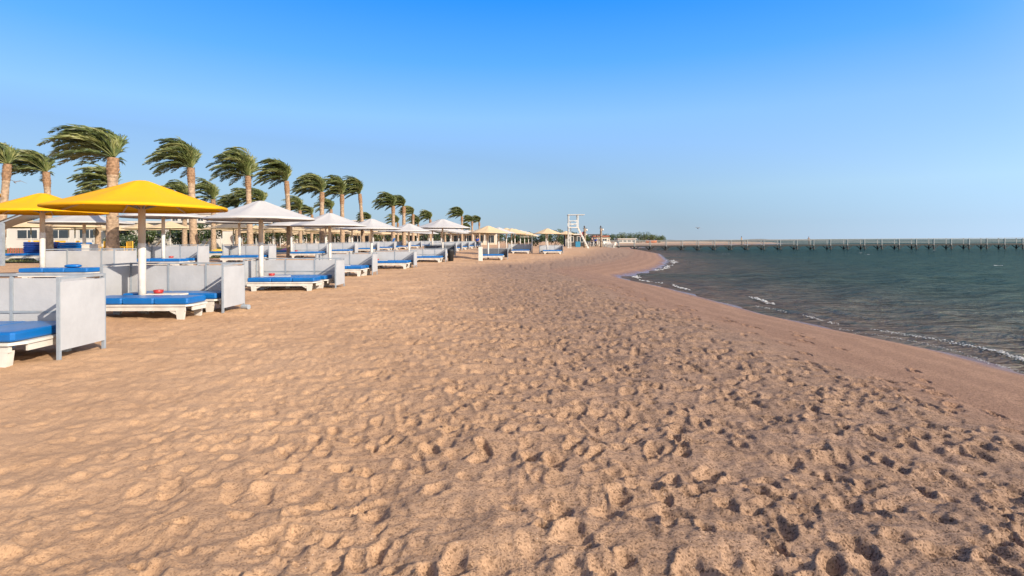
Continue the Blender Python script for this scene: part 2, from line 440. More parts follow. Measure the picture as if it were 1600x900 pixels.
def m_sand():
    m, n, l, p = new_mat('sand')
    at = n.new('ShaderNodeAttribute'); at.attribute_name = 'shore'
    s = at.outputs['Fac']
    big = pos_noise(n, l, 0.55, 4, 0.6)
    c = ramp(n, l, big, [(0.3, (0.248, 0.152, 0.084)), (0.7, (0.325, 0.206, 0.118))])
    # coarser, greyer grains towards the water
    k = mrange(n, l, s, 10.5, 5.5)
    med = pos_noise(n, l, 3.0, 5, 0.65)
    gy = ramp(n, l, med, [(0.3, (0.160, 0.104, 0.069)), (0.7, (0.234, 0.154, 0.102))])
    c = mixc(n, l, k, c, gy)
    # damp, packed strip
    jit = n.new('ShaderNodeMath'); jit.operation = 'MULTIPLY_ADD'
    jit.inputs[1].default_value = 1.6
    l.new(pos_noise(n, l, 0.9, 5, 0.65), jit.inputs[0]); l.new(s, jit.inputs[2])
    damp = mrange(n, l, jit.outputs[0], 5.2, 3.9)
    tl = n.new('ShaderNodeMath'); tl.operation = 'MULTIPLY_ADD'; tl.inputs[1].default_value = 3.2
    l.new(jit.outputs[0], tl.inputs[0]); l.new(pos_noise(n, l, 1.7, 3, 0.6), tl.inputs[2])
    ts = n.new('ShaderNodeMath'); ts.operation = 'SINE'
    tm = n.new('ShaderNodeMath'); tm.operation = 'MULTIPLY'; tm.inputs[1].default_value = 2.4
    l.new(tl.outputs[0], tm.inputs[0]); l.new(tm.outputs[0], ts.inputs[0])
    dc = mixc(n, l, mrange(n, l, ts.outputs[0], -0.2, 1.0, 0.0, 1.0), (0.185, 0.110, 0.070), (0.212, 0.128, 0.082))
    c = mixc(n, l, damp, c, dc)
    wet = mrange(n, l, jit.outputs[0], 1.55, 0.85)
    c = mixc(n, l, wet, c, (0.14, 0.085, 0.06))
    # grains
    ge0 = n.new('ShaderNodeNewGeometry')
    def cells(scale, stops):
        w = n.new('ShaderNodeTexVoronoi'); w.inputs['Scale'].default_value = scale
        l.new(ge0.outputs['Position'], w.inputs['Vector'])
        sp = n.new('ShaderNodeSeparateColor'); l.new(w.outputs['Color'], sp.inputs[0])
        return ramp(n, l, sp.outputs[0], stops)
    gr = cells(115, [(0.0, (0.22, 0.19, 0.18)), (0.30, (0.78, 0.77, 0.76)), (0.75, (0.95, 0.95, 0.95)), (1.0, (1.0, 1.0, 1.0))])
    gr2 = cells(62, [(0.0, (0.42, 0.38, 0.36)), (0.11, (0.88, 0.87, 0.86)), (0.8, (0.93, 0.93, 0.93)), (1.0, (1.0, 1.0, 1.0))])
    g2 = pos_noise(n, l, 14, 5, 0.75)
    gr3 = ramp(n, l, g2, [(0.32, (0.70, 0.66, 0.64)), (0.55, (1.0, 1.0, 1.0))])
    c = mixc(n, l, mrange(n, l, s, 12, 5.5, 0.35, 1.0), c, gr, 'MULTIPLY')
    c = mixc(n, l, mrange(n, l, s, 12, 5.5, 0.2, 1.0), c, gr2, 'MULTIPLY')
    c = mixc(n, l, 0.35, c, gr3, 'MULTIPLY')
    br = n.new('ShaderNodeVectorMath'); br.operation = 'SCALE'; br.inputs['Scale'].default_value = 1.60
    l.new(c, br.inputs[0]); c = br.outputs[0]
    v = n.new('ShaderNodeTexVoronoi'); v.inputs['Scale'].default_value = 34
    ge = n.new('ShaderNodeNewGeometry'); l.new(ge.outputs['Position'], v.inputs['Vector'])
    sh = mrange(n, l, v.outputs['Distance'], 0.10, 0.06, 0, 1)
    pick = n.new('ShaderNodeSeparateColor'); l.new(v.outputs['Color'], pick.inputs[0])
    pk = mrange(n, l, pick.outputs[0], 0.90, 0.93)
    mm = n.new('ShaderNodeMath'); mm.operation = 'MULTIPLY'
    l.new(sh, mm.inputs[0]); l.new(pk, mm.inputs[1])
    c = mixc(n, l, mm.outputs[0], c, (0.55, 0.47, 0.38))
    l.new(c, p.inputs['Base Color'])
    rr = mrange(n, l, jit.outputs[0], 0.7, 1.7, 0.22, 0.92)
    l.new(rr, p.inputs['Roughness'])
    p.inputs['Specular IOR Level'].default_value = 0.25
    h1 = pos_noise(n, l, 120, 3, 0.7)
    h2 = pos_noise(n, l, 28, 3, 0.6)
    b1 = bump(n, l, h1, 0.8, 0.010)
    b2 = bump(n, l, h2, 0.45, 0.014, b1)
    l.new(b2, p.inputs['Normal'])
    return m

def link(o):
    C.objects.link(o); return o
def tag(o, label=None, cat=None, group=None, kind=None):
    if label:
        w = label.split()
        assert 4 <= len(w) <= 16, (len(w), label)
        o['label'] = label
    if cat: o['category'] = cat
    if group: o['group'] = group
    if kind: o['kind'] = kind
    return o

sand_me = grid_mesh('sand_beach', np.stack([GX, GY, GZ], -1), True)
sa = sand_me.attributes.new('shore', 'FLOAT', 'POINT')
sa.data.foreach_set('value', GS.reshape(-1).astype(np.float32))
sand_me.materials.append(m_sand())
sand = link(bpy.data.objects.new('sand_beach', sand_me))
tag(sand, 'trampled tan sand beach covered in footprints, damp towards the water', kind='structure')

# ------------------------------------------------------------------ sea
wth = np.radians(np.concatenate([np.linspace(-2, 52, 620), np.linspace(52, 358, 50)[1:-1]]))[::-1]
wrad = np.concatenate([[3, 6], np.geomspace(7, 130, 560), np.geomspace(130, 45000, 70)[1:]])
WX, WY = polar(wth, wrad)
WS = -shore_dist(WX, WY)
WZ = np.full(WX.shape, SEA)
wr = np.random.RandomState(21)
for k in range(34):
    lam = 0.45 * (1.12 ** k) * 0.9
    if lam > 6: lam = wr.uniform(1.0, 4.5)
    a = 0.0085 * lam ** 0.85
    th = math.pi + wr.normal(-0.9, 0.5)
    ph = wr.uniform(0, 6.28)
    arg = 2 * math.pi / lam * (WX * math.cos(th) + WY * math.sin(th)) + ph
    rr_ = np.hypot(WX, WY)
    WZ += 0.62 * a * (1 - np.abs(np.sin(arg / 2)) * 2 + 0.27) * np.exp(-rr_ / (28 * lam)) * smooth(0.0, 4, WS)
# two small breakers running along the shore
mod = 0.5 + 0.5 * np.sin(WY * 1.1 + 0.7 * np.sin(WY * 0.53)) * np.cos(WX * 0.4)
for off, amp in ((1.0, 0.055), (2.6, 0.05), (4.6, 0.04)):
    o2 = off + 0.35 * np.sin(WY * 0.55 + off)
    WZ += amp * mod * np.exp(-((WS - o2) / 0.26) ** 2)
WZ += 0.02 * np.sin(WY * 1.7 + WX) * np.exp(-(WS / 0.8) ** 2)

def m_sea():
    m, n, l, p = new_mat('sea_water')
    at = n.new('ShaderNodeAttribute'); at.attribute_name = 'depth_off'
    s = at.outputs['Fac']
    jit = n.new('ShaderNodeMath'); jit.operation = 'MULTIPLY_ADD'
    jit.inputs[1].default_value = 3.0
    l.new(pos_noise(n, l, 0.5, 4, 0.6, stretch=(0.5, 1.3, 1)), jit.inputs[0]); l.new(s, jit.inputs[2])
    mm = n.new('ShaderNodeMath'); mm.operation = 'MULTIPLY'; mm.inputs[1].default_value = 1 / 40.0
    l.new(jit.outputs[0], mm.inputs[0])
    c = ramp(n, l, mm.outputs[0], [(0.05, (0.100, 0.062, 0.046)), (0.14, (0.062, 0.045, 0.035)), (0.26, (0.024, 0.026, 0.021)), (0.45, (0.012, 0.025, 0.021)), (0.9, (0.007, 0.022, 0.020))])
    pt = pos_noise(n, l, 0.09, 4, 0.6, stretch=(0.35, 1, 1))
    c = mixc(n, l, mrange(n, l, pt, 0.5, 0.68, 0, 0.5), c, (0.022, 0.034, 0.024))
    l.new(c, p.inputs['Base Color'])
    p.inputs['Roughness'].default_value = 0.6
    p.inputs['Specular IOR Level'].default_value = 0.0
    h1 = pos_noise(n, l, 2.4, 5, 0.62, stretch=(0.45, 1.0, 1))
    h2 = pos_noise(n, l, 0.6, 5, 0.6, stretch=(0.35, 1.0, 1))
    h3 = pos_noise(n, l, 11, 3, 0.6, stretch=(0.6, 1.0, 1))
    b1 = bump(n, l, h2, 1.0, 0.7)
    b2 = bump(n, l, h1, 1.0, 0.30, b1)
    b3 = bump(n, l, h3, 0.5, 0.03, b2)
    l.new(b3, p.inputs['Normal'])
    gl = n.new('ShaderNodeBsdfGlossy'); gl.inputs['Roughness'].default_value = 0.10
    gl.inputs['Color'].default_value = (0.52, 0.64, 0.50, 1)
    l.new(b3, gl.inputs['Normal'])
    fr = n.new('ShaderNodeFresnel'); fr.inputs['IOR'].default_value = 1.33
    l.new(b3, fr.inputs['Normal'])
    k = n.new('ShaderNodeMath'); k.operation = 'MULTIPLY'; k.inputs[1].default_value = 0.25
    l.new(fr.outputs[0], k.inputs[0])
    mx = n.new('ShaderNodeMixShader')
    l.new(k.outputs[0], mx.inputs[0]); l.new(p.outputs[0], mx.inputs[1]); l.new(gl.outputs[0], mx.inputs[2])
    l.new(mx.outputs[0], n['Material Output'].inputs['Surface'])
    return m
sea_me = grid_mesh('sea', np.stack([WX, WY, WZ], -1), True)
sa = sea_me.attributes.new('depth_off', 'FLOAT', 'POINT')
sa.data.foreach_set('value', WS.reshape(-1).astype(np.float32))
sea_me.materials.append(m_sea())
sea = link(bpy.data.objects.new('sea', sea_me))
tag(sea, 'choppy dark teal sea, brownish in the shallows along the beach', kind='structure')

# ------------------------------------------------------------------ mesh builder
class MB:
    def __init__(s): s.v = []; s.f = []
    def add(s, vs, fs):
        o = len(s.v); s.v += [tuple(v) for v in vs]; s.f += [tuple(i + o for i in f) for f in fs]; return s
    def box(s, x0, x1, y0, y1, z0, z1, tx=0.0, ty=0.0):
        """box; tx, ty pull the bottom in"""
        vs = [(x0 + tx, y0 + ty, z0), (x1 - tx, y0 + ty, z0), (x1 - tx, y1 - ty, z0), (x0 + tx, y1 - ty, z0), (x0, y0, z1), (x1, y0, z1), (x1, y1, z1), (x0, y1, z1)]
        return s.add(vs, [(3, 2, 1, 0), (4, 5, 6, 7), (0, 1, 5, 4), (1, 2, 6, 5), (2, 3, 7, 6), (3, 0, 4, 7)])
    def rbox(s, x0, x1, y0, y1, z0, z1, b):
        """box with chamfered top, bottom and upright edges"""
        def ring(ix, z):
            a, c, d, e = x0 + ix, x1 - ix, y0 + ix, y1 - ix
            k = b * 0.9
            return [(a + k, d, z), (c - k, d, z), (c, d + k, z), (c, e - k, z), (c - k, e, z), (a + k, e, z), (a, e - k, z), (a, d + k, z)]
        vs = []
        for ix, z in ((b, z0), (b * .25, z0 + b * .35), (0, z0 + b), (0, z1 - b), (b * .25, z1 - b * .35), (b, z1)): vs += ring(ix, z)
        fs = [tuple(range(7, -1, -1)), tuple(range(40, 48))]
        for r in range(5):
            for i in range(8): fs.append((r * 8 + i, r * 8 + (i + 1) % 8, r * 8 + 8 + (i + 1) % 8, r * 8 + 8 + i))
        return s.add(vs, fs)
    def tube(s, p, q, r0, r1=None, n=8, cap=True):
        p, q = Vector(p), Vector(q); r1 = r0 if r1 is None else r1
        d = (q - p).normalized(); a = d.orthogonal().normalized(); b = d.cross(a)
        vs = []
        for c, r in ((p, r0), (q, r1)):
            for i in range(n):
                t = 2 * math.pi * i / n
                vs.append(c + a * math.cos(t) * r + b * math.sin(t) * r)
        fs = [(i, (i + 1) % n, n + (i + 1) % n, n + i) for i in range(n)]
        if cap: fs += [tuple(range(n - 1, -1, -1)), tuple(range(n, 2 * n))]
        return s.add(vs, fs)
    def beam(s, p, q, w, h):
        """square bar from p to q"""
        p, q = Vector(p), Vector(q); d = (q - p).normalized()
        up = Vector((0, 0, 1)) if abs(d.z) < 0.95 else Vector((0, 1, 0))
        a = d.cross(up).normalized() * w / 2; b = a.cross(d).normalized() * h / 2
        vs = [c + i * a + j * b for c in (p, q) for i, j in ((-1, -1), (1, -1), (1, 1), (-1, 1))]
        return s.add(vs, [(0, 1, 2, 3), (7, 6, 5, 4), (0, 4, 5, 1), (1, 5, 6, 2), (2, 6, 7, 3), (3, 7, 4, 0)])
    def lathe(s, prof, n=12, cx=0, cy=0):
        vs = []
        for r, z in prof:
            for i in range(n):
                t = 2 * math.pi * i / n
                vs.append((cx + r * math.cos(t), cy + r * math.sin(t), z))
        fs = []
        for k in range(len(prof) - 1):
            for i in range(n): fs.append((k * n + i, k * n + (i + 1) % n, (k + 1) * n + (i + 1) % n, (k + 1) * n + i))
        fs += [tuple(range(n - 1, -1, -1)), tuple(range((len(prof) - 1) * n, len(prof) * n))]
        return s.add(vs, fs)
    def mesh(s, name, mat, smooth_=False):
        me = bpy.data.meshes.new(name)
        me.from_pydata(s.v, [], s.f)
        me.materials.append(mat)
        if smooth_: me.polygons.foreach_set('use_smooth', [True] * len(me.polygons))
        me.update()
        return me

def obj(name, me, parent=None, loc=(0, 0, 0), rz=0.0, scale=None):
    o = bpy.data.objects.new(name, me)
    C.objects.link(o)
    o.location = loc; o.rotation_euler = (0, 0, rz)
    if scale: o.scale = scale if isinstance(scale, tuple) else (scale,) * 3
    if parent: o.parent = parent
    return o
def thing(name, label, cat, loc, rz=0.0, group=None, scale=None, kind=None):
    o = obj(name, None, None, loc, rz, scale)
    o.empty_display_size = 0.3
    return tag(o, label, cat, group, kind)
CACHE = {}
def cached(key, fn):
    if key not in CACHE: CACHE[key] = fn()
    return CACHE[key]

# ------------------------------------------------------------------ parasols
def canopy_mesh(mat, r=1.65, rise=0.60, z0=2.24, seed=0, name='canopy'):
    rs = random.Random(seed)
    sub = 5; n = 8 * sub
    rings = [0.0, 0.035, 0.085, 0.15, 0.26, 0.40, 0.55, 0.70, 0.85, 0.94, 1.0]
    v = []; f = []
    jit = [rs.uniform(-0.012, 0.012) for _ in range(8)]
    for q in rings:
        for i in range(n):
            t = (i % sub) / sub
            mid = 4 * t * (1 - t)
            a = 2 * math.pi * i / n
            rr = r * q * (1 - 0.036 * mid * q)
            z = z0 + rise * (1 - q) ** 1.06
            if q < 0.16: z = z0 + rise * (0.835 + 0.15 * (1 - (q / 0.16) ** 2) * 0.75)
            z -= 0.025 * mid * math.sin(math.pi * min(1, q * 1.05)) * r
            z += jit[(i // sub) % 8] * q
            v.append((rr * math.cos(a), rr * math.sin(a), z))
    for i in range(n):
        x, y, z = v[(len(rings) - 1) * n + i]
        v.append((x * 1.004, y * 1.004, z - 0.045))
    for i in range(n):
        x, y, z = v[(len(rings) - 1) * n + i]
        v.append((x * 0.985, y * 0.985, z - 0.05))
    R_ = len(rings) + 2
    for k in range(R_ - 1):
        for i in range(n): f.append((k * n + i, (k + 1) * n + i, (k + 1) * n + (i + 1) % n, k * n + (i + 1) % n))
    me = bpy.data.meshes.new(name)
    me.from_pydata(v, [], f)
    me.materials.append(mat)
    me.polygons.foreach_set('use_smooth', [True] * len(me.polygons))
    me.update()
    return me

def umbrella(x, y, col, label, r=1.65, top=2.84, rise=0.60, split=1.50, ribs=True, group=None, rz=0.0, pole_r=0.074, gzv=None, tilt=(0, 0)):
    z = gz(x, y) if gzv is None else gzv
    z0 = top - rise
    t = thing('beach_umbrella', label, 'beach umbrella', (x, y, z), rz, group)
    t.rotation_euler = (tilt[0], tilt[1], rz)
    seed = rng.randint(0, 3)
    obj('canopy', cached(('can', col, r, rise, z0, seed), lambda: canopy_mesh(M[col], r, rise, z0, seed)), t)
    key = (pole_r, split, top)
    lo = obj('lower_pole', cached(('plo',) + key, lambda: MB().lathe([(pole_r, -0.25), (pole_r, split - .01), (pole_r * .96, split)], 14).mesh('lower_pole', M['pole_white'], True)), t)
    obj('upper_pole', cached(('pup',) + key + (rise,), lambda: MB().lathe([(pole_r * .92, split + .002), (pole_r * .9, top - rise * .2)], 14).mesh('upper_pole', M['pole_tan'], True)), t)
    if ribs:
        def rib():
            return MB().beam((0.06, 0, z0 + rise * .80), (r * .985, 0, z0 - 0.035), 0.022, 0.03).mesh('rib', M['pole_tan'])
        def strut():
            return MB().beam((pole_r, 0, z0 - 0.02), (r * .50, 0, z0 + rise * .42), 0.02, 0.028).mesh('strut', M['steel'])
        mr = cached(('rib', r, z0, rise), rib); ms = cached(('strut', r, z0, rise, pole_r), strut)
        for k in range(8):
            obj('rib', mr, t, rz=k * math.pi / 4)
            obj('strut', ms, t, rz=k * math.pi / 4)
    return t

# ------------------------------------------------------------------ loungers
LW, LL = 0.68, 2.10
def lounger_meshes():
    d = {}
    f = MB()
    # chamfered top slab
    c = 0.10
    def slab(x0, x1, y0, y1, z0, z1, c):
        ring = [(x0, y0), (x1 - c, y0), (x1, y0 + c), (x1, y1 - c), (x1 - c, y1), (x0, y1)]
        vs = [(a, b, z0) for a, b in ring] + [(a, b, z1) for a, b in ring]
        fs = [tuple(range(5, -1, -1)), tuple(range(6, 12))] + [(i, (i + 1) % 6, 6 + (i + 1) % 6, 6 + i) for i in range(6)]
        f.add(vs, fs)
    slab(0, LL, 0, LW, 0.272, 0.305, c)
    f.box(0.02, LL - 0.12, 0.022, 0.05, 0.185, 0.270)
    f.box(0.02, LL - 0.12, LW - 0.05, LW - 0.022, 0.185, 0.270)
    f.box(LL - 0.05, LL - 0.022, 0.12, LW - 0.12, 0.185, 0.270)
    f.box(0.021, 0.05, 0.055, LW - 0.055, 0.186, 0.269)
    for x in (0.5, 1.0, 1.5): f.box(x, x + 0.05, 0.052, LW - 0.052, 0.19, 0.268)
    d['frame'] = f.mesh('frame', M['plastic'])
    d['leg'] = MB().box(-0.085, 0.085, -0.03, 0.03, -0.06, 0.20, 0.035, 0.0).mesh('leg', M['plastic'])
    d['brace'] = MB().beam((-0.075, 0, 0.13), (-0.20, 0, 0.19), 0.04, 0.045).mesh('brace', M['plastic'])
    for k, (a, b) in enumerate(((0.03, 0.74), (0.745, 1.36), (1.365, LL - 0.07))):
        d['pad%d' % k] = MB().rbox(a, b, 0.015, LW - 0.015, 0.308, 0.432, 0.030).mesh('mattress_section', M['blue'])
    return d
def lounger(x, y, z, rz, label, group, legs=True, mat=None, wide=1.0):
    d = cached('lounger', lounger_meshes)
    t = thing('sun_lounger', label, 'sun lounger', (x, y, z), rz, group, (1.0, wide, 1.0))
    obj('frame', d['frame'], t)
    ma = obj('mattress', d['pad1'], t, (0, 0, rng.uniform(0, .004)))
    for k in (0, 2): obj('section', d['pad%d' % k], ma, (0, 0, 0))
    if legs:
        for lx in (0.22, LL - 0.22):
            for ly in (0.055, LW - 0.055):
                g = obj('leg', d['leg'], t, (lx, ly, 0))
                obj('brace', d['brace'], g, rz=0 if lx > 1 else math.pi)
    return t

# ------------------------------------------------------------------ windbreak screens
def windbreak(x, y, z, label, group, w=2.55, dep=0.86, h=1.0, bays=3, mid=False, mat='screen', rz=0.0, lap=True):
    """origin at the rear right corner; opens towards -y"""
    t = thing('windbreak_screen', label, 'windbreak', (x, y, z), rz, group)
    P = 0.038
    def post(): return MB().box(-P / 2, P / 2, -P / 2, P / 2, -0.20, h).mesh('post', M['steel'])
    mp = cached(('wpost', h), post)
    def panel(wd):
        def f():
            b = MB(); n = 6
            vs = []; hh = h - 0.03
            for j in range(5):
                for i in range(n + 1):
                    u = i / n; v = j / 4
                    bow = 0.012 * math.sin(math.pi * u) * math.sin(math.pi * v)
                    vs.append((-u * wd, -bow, 0.13 + v * (hh - 0.13)))
            k = len(vs)
            vs += [(a, b_ + 0.008, c_) for a, b_, c_ in vs]
            fs = []
            for j in range(4):
                for i in range(n):
                    q = j * (n + 1) + i
                    fs.append((q, q + n + 1, q + n + 2, q + 1)); fs.append((k + q, k + q + 1, k + q + n + 2, k + q + n + 1))
            edge = list(range(n + 1)) + [j * (n + 1) + n for j in range(1, 5)] + [4 * (n + 1) + i for i in range(n - 1, -1, -1)] + [j * (n + 1) for j in range(3, 0, -1)]
            for a, b_ in zip(edge, edge[1:] + edge[:1]): fs.append((a, b_, k + b_, k + a))
            b.add(vs, fs)
            return b.mesh('screen_panel', M[mat])
        return cached(('wpanel', round(wd, 3), h, mat), f)
    bw = w / bays
    for k in range(bays + 1): obj('post', mp, t, (-k * bw, 0, 0))
    for k in range(bays):
        obj('screen_panel', panel(bw - P - 0.006), t, (-k * bw - P / 2 - 0.003, -0.004, 0))
    obj('rail', cached(('wrail', w), lambda: MB().box(-w - P / 2, P / 2, -P / 2 - .003, P / 2 + .003, 0, 0.035).mesh('rail', M['steel'])), t, (0, 0, h + 0.002))
    if mid:
        for k in range(bays):
            obj('rail', cached(('wrail2', w, bays), lambda: MB().box(-bw + P / 2 + .002, -P / 2 - .002, -0.024, -0.016, 0, 0.03).mesh('rail', M['steel'])), t, (-k * bw, 0, 0.52))
    for sx, lx in ((1, 0.0), (-1, -w)):
        # side panel runs forward along -y
        obj('post', mp, t, (lx, -dep, 0))
        pn = obj('screen_panel', panel(dep - P * 0.2), t, (lx + (0.022 if sx > 0 else -0.03), -0.006, 0), rz=math.pi / 2)
        obj('rail', cached(('wrail3', dep), lambda: MB().box(-P / 2, P / 2, -dep - P / 2, -P / 2 - .006, 0, 0.033).mesh('rail', M['steel'])), t, (lx, 0, h + 0.001))
    return t

def table_meshes():
    t = MB().rbox(0, 0.80, 0, 0.27, 0.385, 0.425, 0.012).mesh('table_top', M['plastic'])
    l = MB().box(-0.03, 0.03, -0.025, 0.025, -0.05, 0.384, 0.01, 0.005).mesh('leg', M['plastic'])
    return t, l
def low_table(x, y, z, label, group):
    tt, l = cached('table', table_meshes)
    t = thing('low_table', label, 'table', (x, y, z), 0, group)
    obj('table_top', tt, t)
    for a in (0.07, 0.73):
        for b in (0.05, 0.22): obj('leg', l, t, (a, b, 0))
    return t
def ashtray(x, y, z, label, group):
    def f():
        return MB().lathe([(0.075, 0), (0.088, 0.02), (0.098, 0.07), (0.092, 0.072), (0.078, 0.03), (0.0, 0.022)], 16).mesh('ashtray', M['red'], True)
    o = obj('ashtray', cached('ashtray', f), None, (x, y, z))
    return tag(o, label, 'ashtray', group)

G = dict(u='parasols along the beach', w='windbreaks round the loungers', l='cushioned loungers on the sand', t='low tables between the loungers', a='red ashtrays on the tables')
def cabana(x0, y0, col, where, pole=-1.65, tab=True, ash=True, w=2.55, h=1.0, bays=3, mid=False, ribs=True, bed2=True, near=True, umb=True, r=1.65, top=2.84, rise=0.60, dep=0.86, wb=True, shared=False, mat='screen', bx=-0.15, tilt=(0, 0)):
    """one pitch of the beach: screen round the rear lounger, table and pole, near lounger"""
    z = gz(x0 - 1.2, y0 - 0.9)
    cw = {'yellow': 'yellow', 'white': 'white', 'cream': 'cream'}[col]
    if umb: umbrella(x0 + pole, y0 - 0.93, col, f'{cw} round beach parasol {where}', group=G['u'], ribs=ribs, r=r, top=top, rise=rise, gzv=z, rz=rng.uniform(0, .7), tilt=tilt)
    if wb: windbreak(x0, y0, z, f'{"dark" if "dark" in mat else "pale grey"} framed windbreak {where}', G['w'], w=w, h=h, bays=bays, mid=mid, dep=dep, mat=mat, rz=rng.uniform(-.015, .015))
    if bed2: lounger(x0 + bx - LL + 0.02, y0 - 0.79, z, rng.uniform(-.01, .01), f'blue padded lounger behind the pole {where}', G['l'])
    if near: lounger(x0 + bx - LL, y0 - 1.76, z, rng.uniform(-.012, .012), f'blue padded front lounger {where}', G['l'])
    if tab:
        low_table(x0 + pole + 0.09, y0 - 1.06, z + 0.02, f'small white plastic table {where}', G['t'])
        if ash: ashtray(x0 + pole + 0.32, y0 - 0.90, z + 0.447, f'red ashtray on the table {where}', G['a'])
    return z

# front row, from the camera outwards
cabana(-5.80, 7.72, 'yellow', 'at the left edge nearest the camera', bed2=False, near=False, pole=-2.78, mid=True, bays=2, h=1.04, dep=0.76, w=2.6)
cabana(-6.06, 12.28, 'yellow', 'of the front pitch with the whole yellow canopy', pole=-1.66, h=1.02, dep=0.88)
cabana(-5.58, 18.05, 'white', 'second in the front row after the yellow one', pole=-2.32, mid=True, h=0.94, w=2.9, bx=-0.30)
cabana(-6.33, 25.5, 'white', 'third in the front row, two after the yellow one', pole=-1.9, h=0.96, bays=2)
cabana(-5.60, 31.9, 'white', 'fourth in the front row, three after the yellow one', pole=-2.40, h=0.95, bays=2)
cabana(-4.86, 40.6, 'white', 'fifth in the front row, beside the black bin', pole=-2.65, mid=True, h=0.93, w=2.7)
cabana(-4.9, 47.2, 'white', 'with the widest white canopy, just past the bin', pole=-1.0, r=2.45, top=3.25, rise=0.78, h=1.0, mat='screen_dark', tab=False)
lounger(-5.95 - LL, 6.50, gz(-7, 6.8), 0.01, 'wide blue padded lounger at the left edge nearest the camera', G['l'], wide=1.58)
# second row on the rising sand
cabana(-12.10, 17.5, 'yellow', 'in the second row at the left edge', pole=-2.2, h=0.95, dep=0.95, w=2.2, bays=2, top=2.72, tab=False, bx=-0.15, bed2=False)
cabana(-13.72, 24.6, 'white', 'in the second row right behind the yellow parasol', pole=-1.45, h=0.98, bays=2)
cabana(-13.42, 30.9, 'white', 'third along in the second row', pole=-1.6, h=0.98, tab=False)
cabana(-12.95, 38.9, 'white', 'fourth along in the second row', pole=-2.45, mid=True, h=0.98)
cabana(-13.0, 45.9, 'white', 'fifth along in the second row', pole=-2.4, h=0.98, bays=2, ash=False)
cabana(-13.0, 53.3, 'white', 'sixth along in the second row', pole=-2.4, h=0.98, bays=2, ash=False)
for (x0, y0, where) in ((-13.0, 60.8, 'seventh along in the second row'), (-13.1, 70.5, 'eighth along in the second row'), (-12.9, 78, 'ninth along in the second row'),
                        (-12.5, 86, 'tenth along in the second row'), (-12, 95, 'last along in the second row'),
                        (-5.6, 55, 'first past the widest front canopy'), (-5.7, 62.5, 'second past the widest front canopy'), (-5.5, 70, 'third past the widest front canopy'),
                        (-5.3, 78.5, 'fourth past the widest front canopy'), (-5.0, 88, 'last past the widest front canopy')):
    cabana(x0, y0, 'white', where, pole=-2.3, tab=False, ash=False, ribs=False, h=0.98, bays=2, dep=0.86)
# seaward row of cream parasols
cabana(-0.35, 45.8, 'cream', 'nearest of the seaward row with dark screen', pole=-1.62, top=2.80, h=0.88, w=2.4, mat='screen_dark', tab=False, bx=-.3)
cabana(2.15, 62.0, 'cream', 'of the seaward row beside the tall white post', pole=-2.2, h=1.05, tab=False, ribs=False)
cabana(5.6, 60.8, 'cream', 'standing alone nearest the white lifeguard chair', pole=-1.7, h=0.95, tab=False, ribs=False)
for k, (x, y) in enumerate(((-1.3, 53), (-0.7, 68), (0.4, 76), (1.3, 85), (2.2, 95), (3.2, 106), (4.0, 118), (4.9, 131))):
    col = 'cream' if k % 3 else 'white'
    umbrella(x, y, col, f'{col} parasol {("second", "third", "fourth", "fifth", "sixth", "seventh", "eighth", "last")[k]} back in the seaward row of parasols', ribs=False, group='parasols receding in the seaward row')
umbrella(5.0, 80, 'cream', 'cream parasol half hidden behind the lone cream one', ribs=False)
umbrella(9.6, 97, 'cream', 'cream parasol seen through the lifeguard chair legs', ribs=False)
# white parasol with the shaded panel behind the second yellow one
umbrella(-20.6, 26.2, 'white', 'large white parasol behind the two yellow ones', r=2.05, top=2.56, rise=0.55)
# cream parasols behind the palms
for k in range(5):
    xr = -23.0 - 6.2 * k
    y = 44 + 3.1 * (k % 2)
    while y < 128:
        if abs(xr / y) < 1.02:
            umbrella(xr + rng.uniform(-.5, .5), y + rng.uniform(-.6, .6), 'cream', 'cream parasol among many behind the palm trees', ribs=False, top=2.75, r=1.8, group='cream parasols behind the palm trees', pole_r=0.05)
        y += 7.4

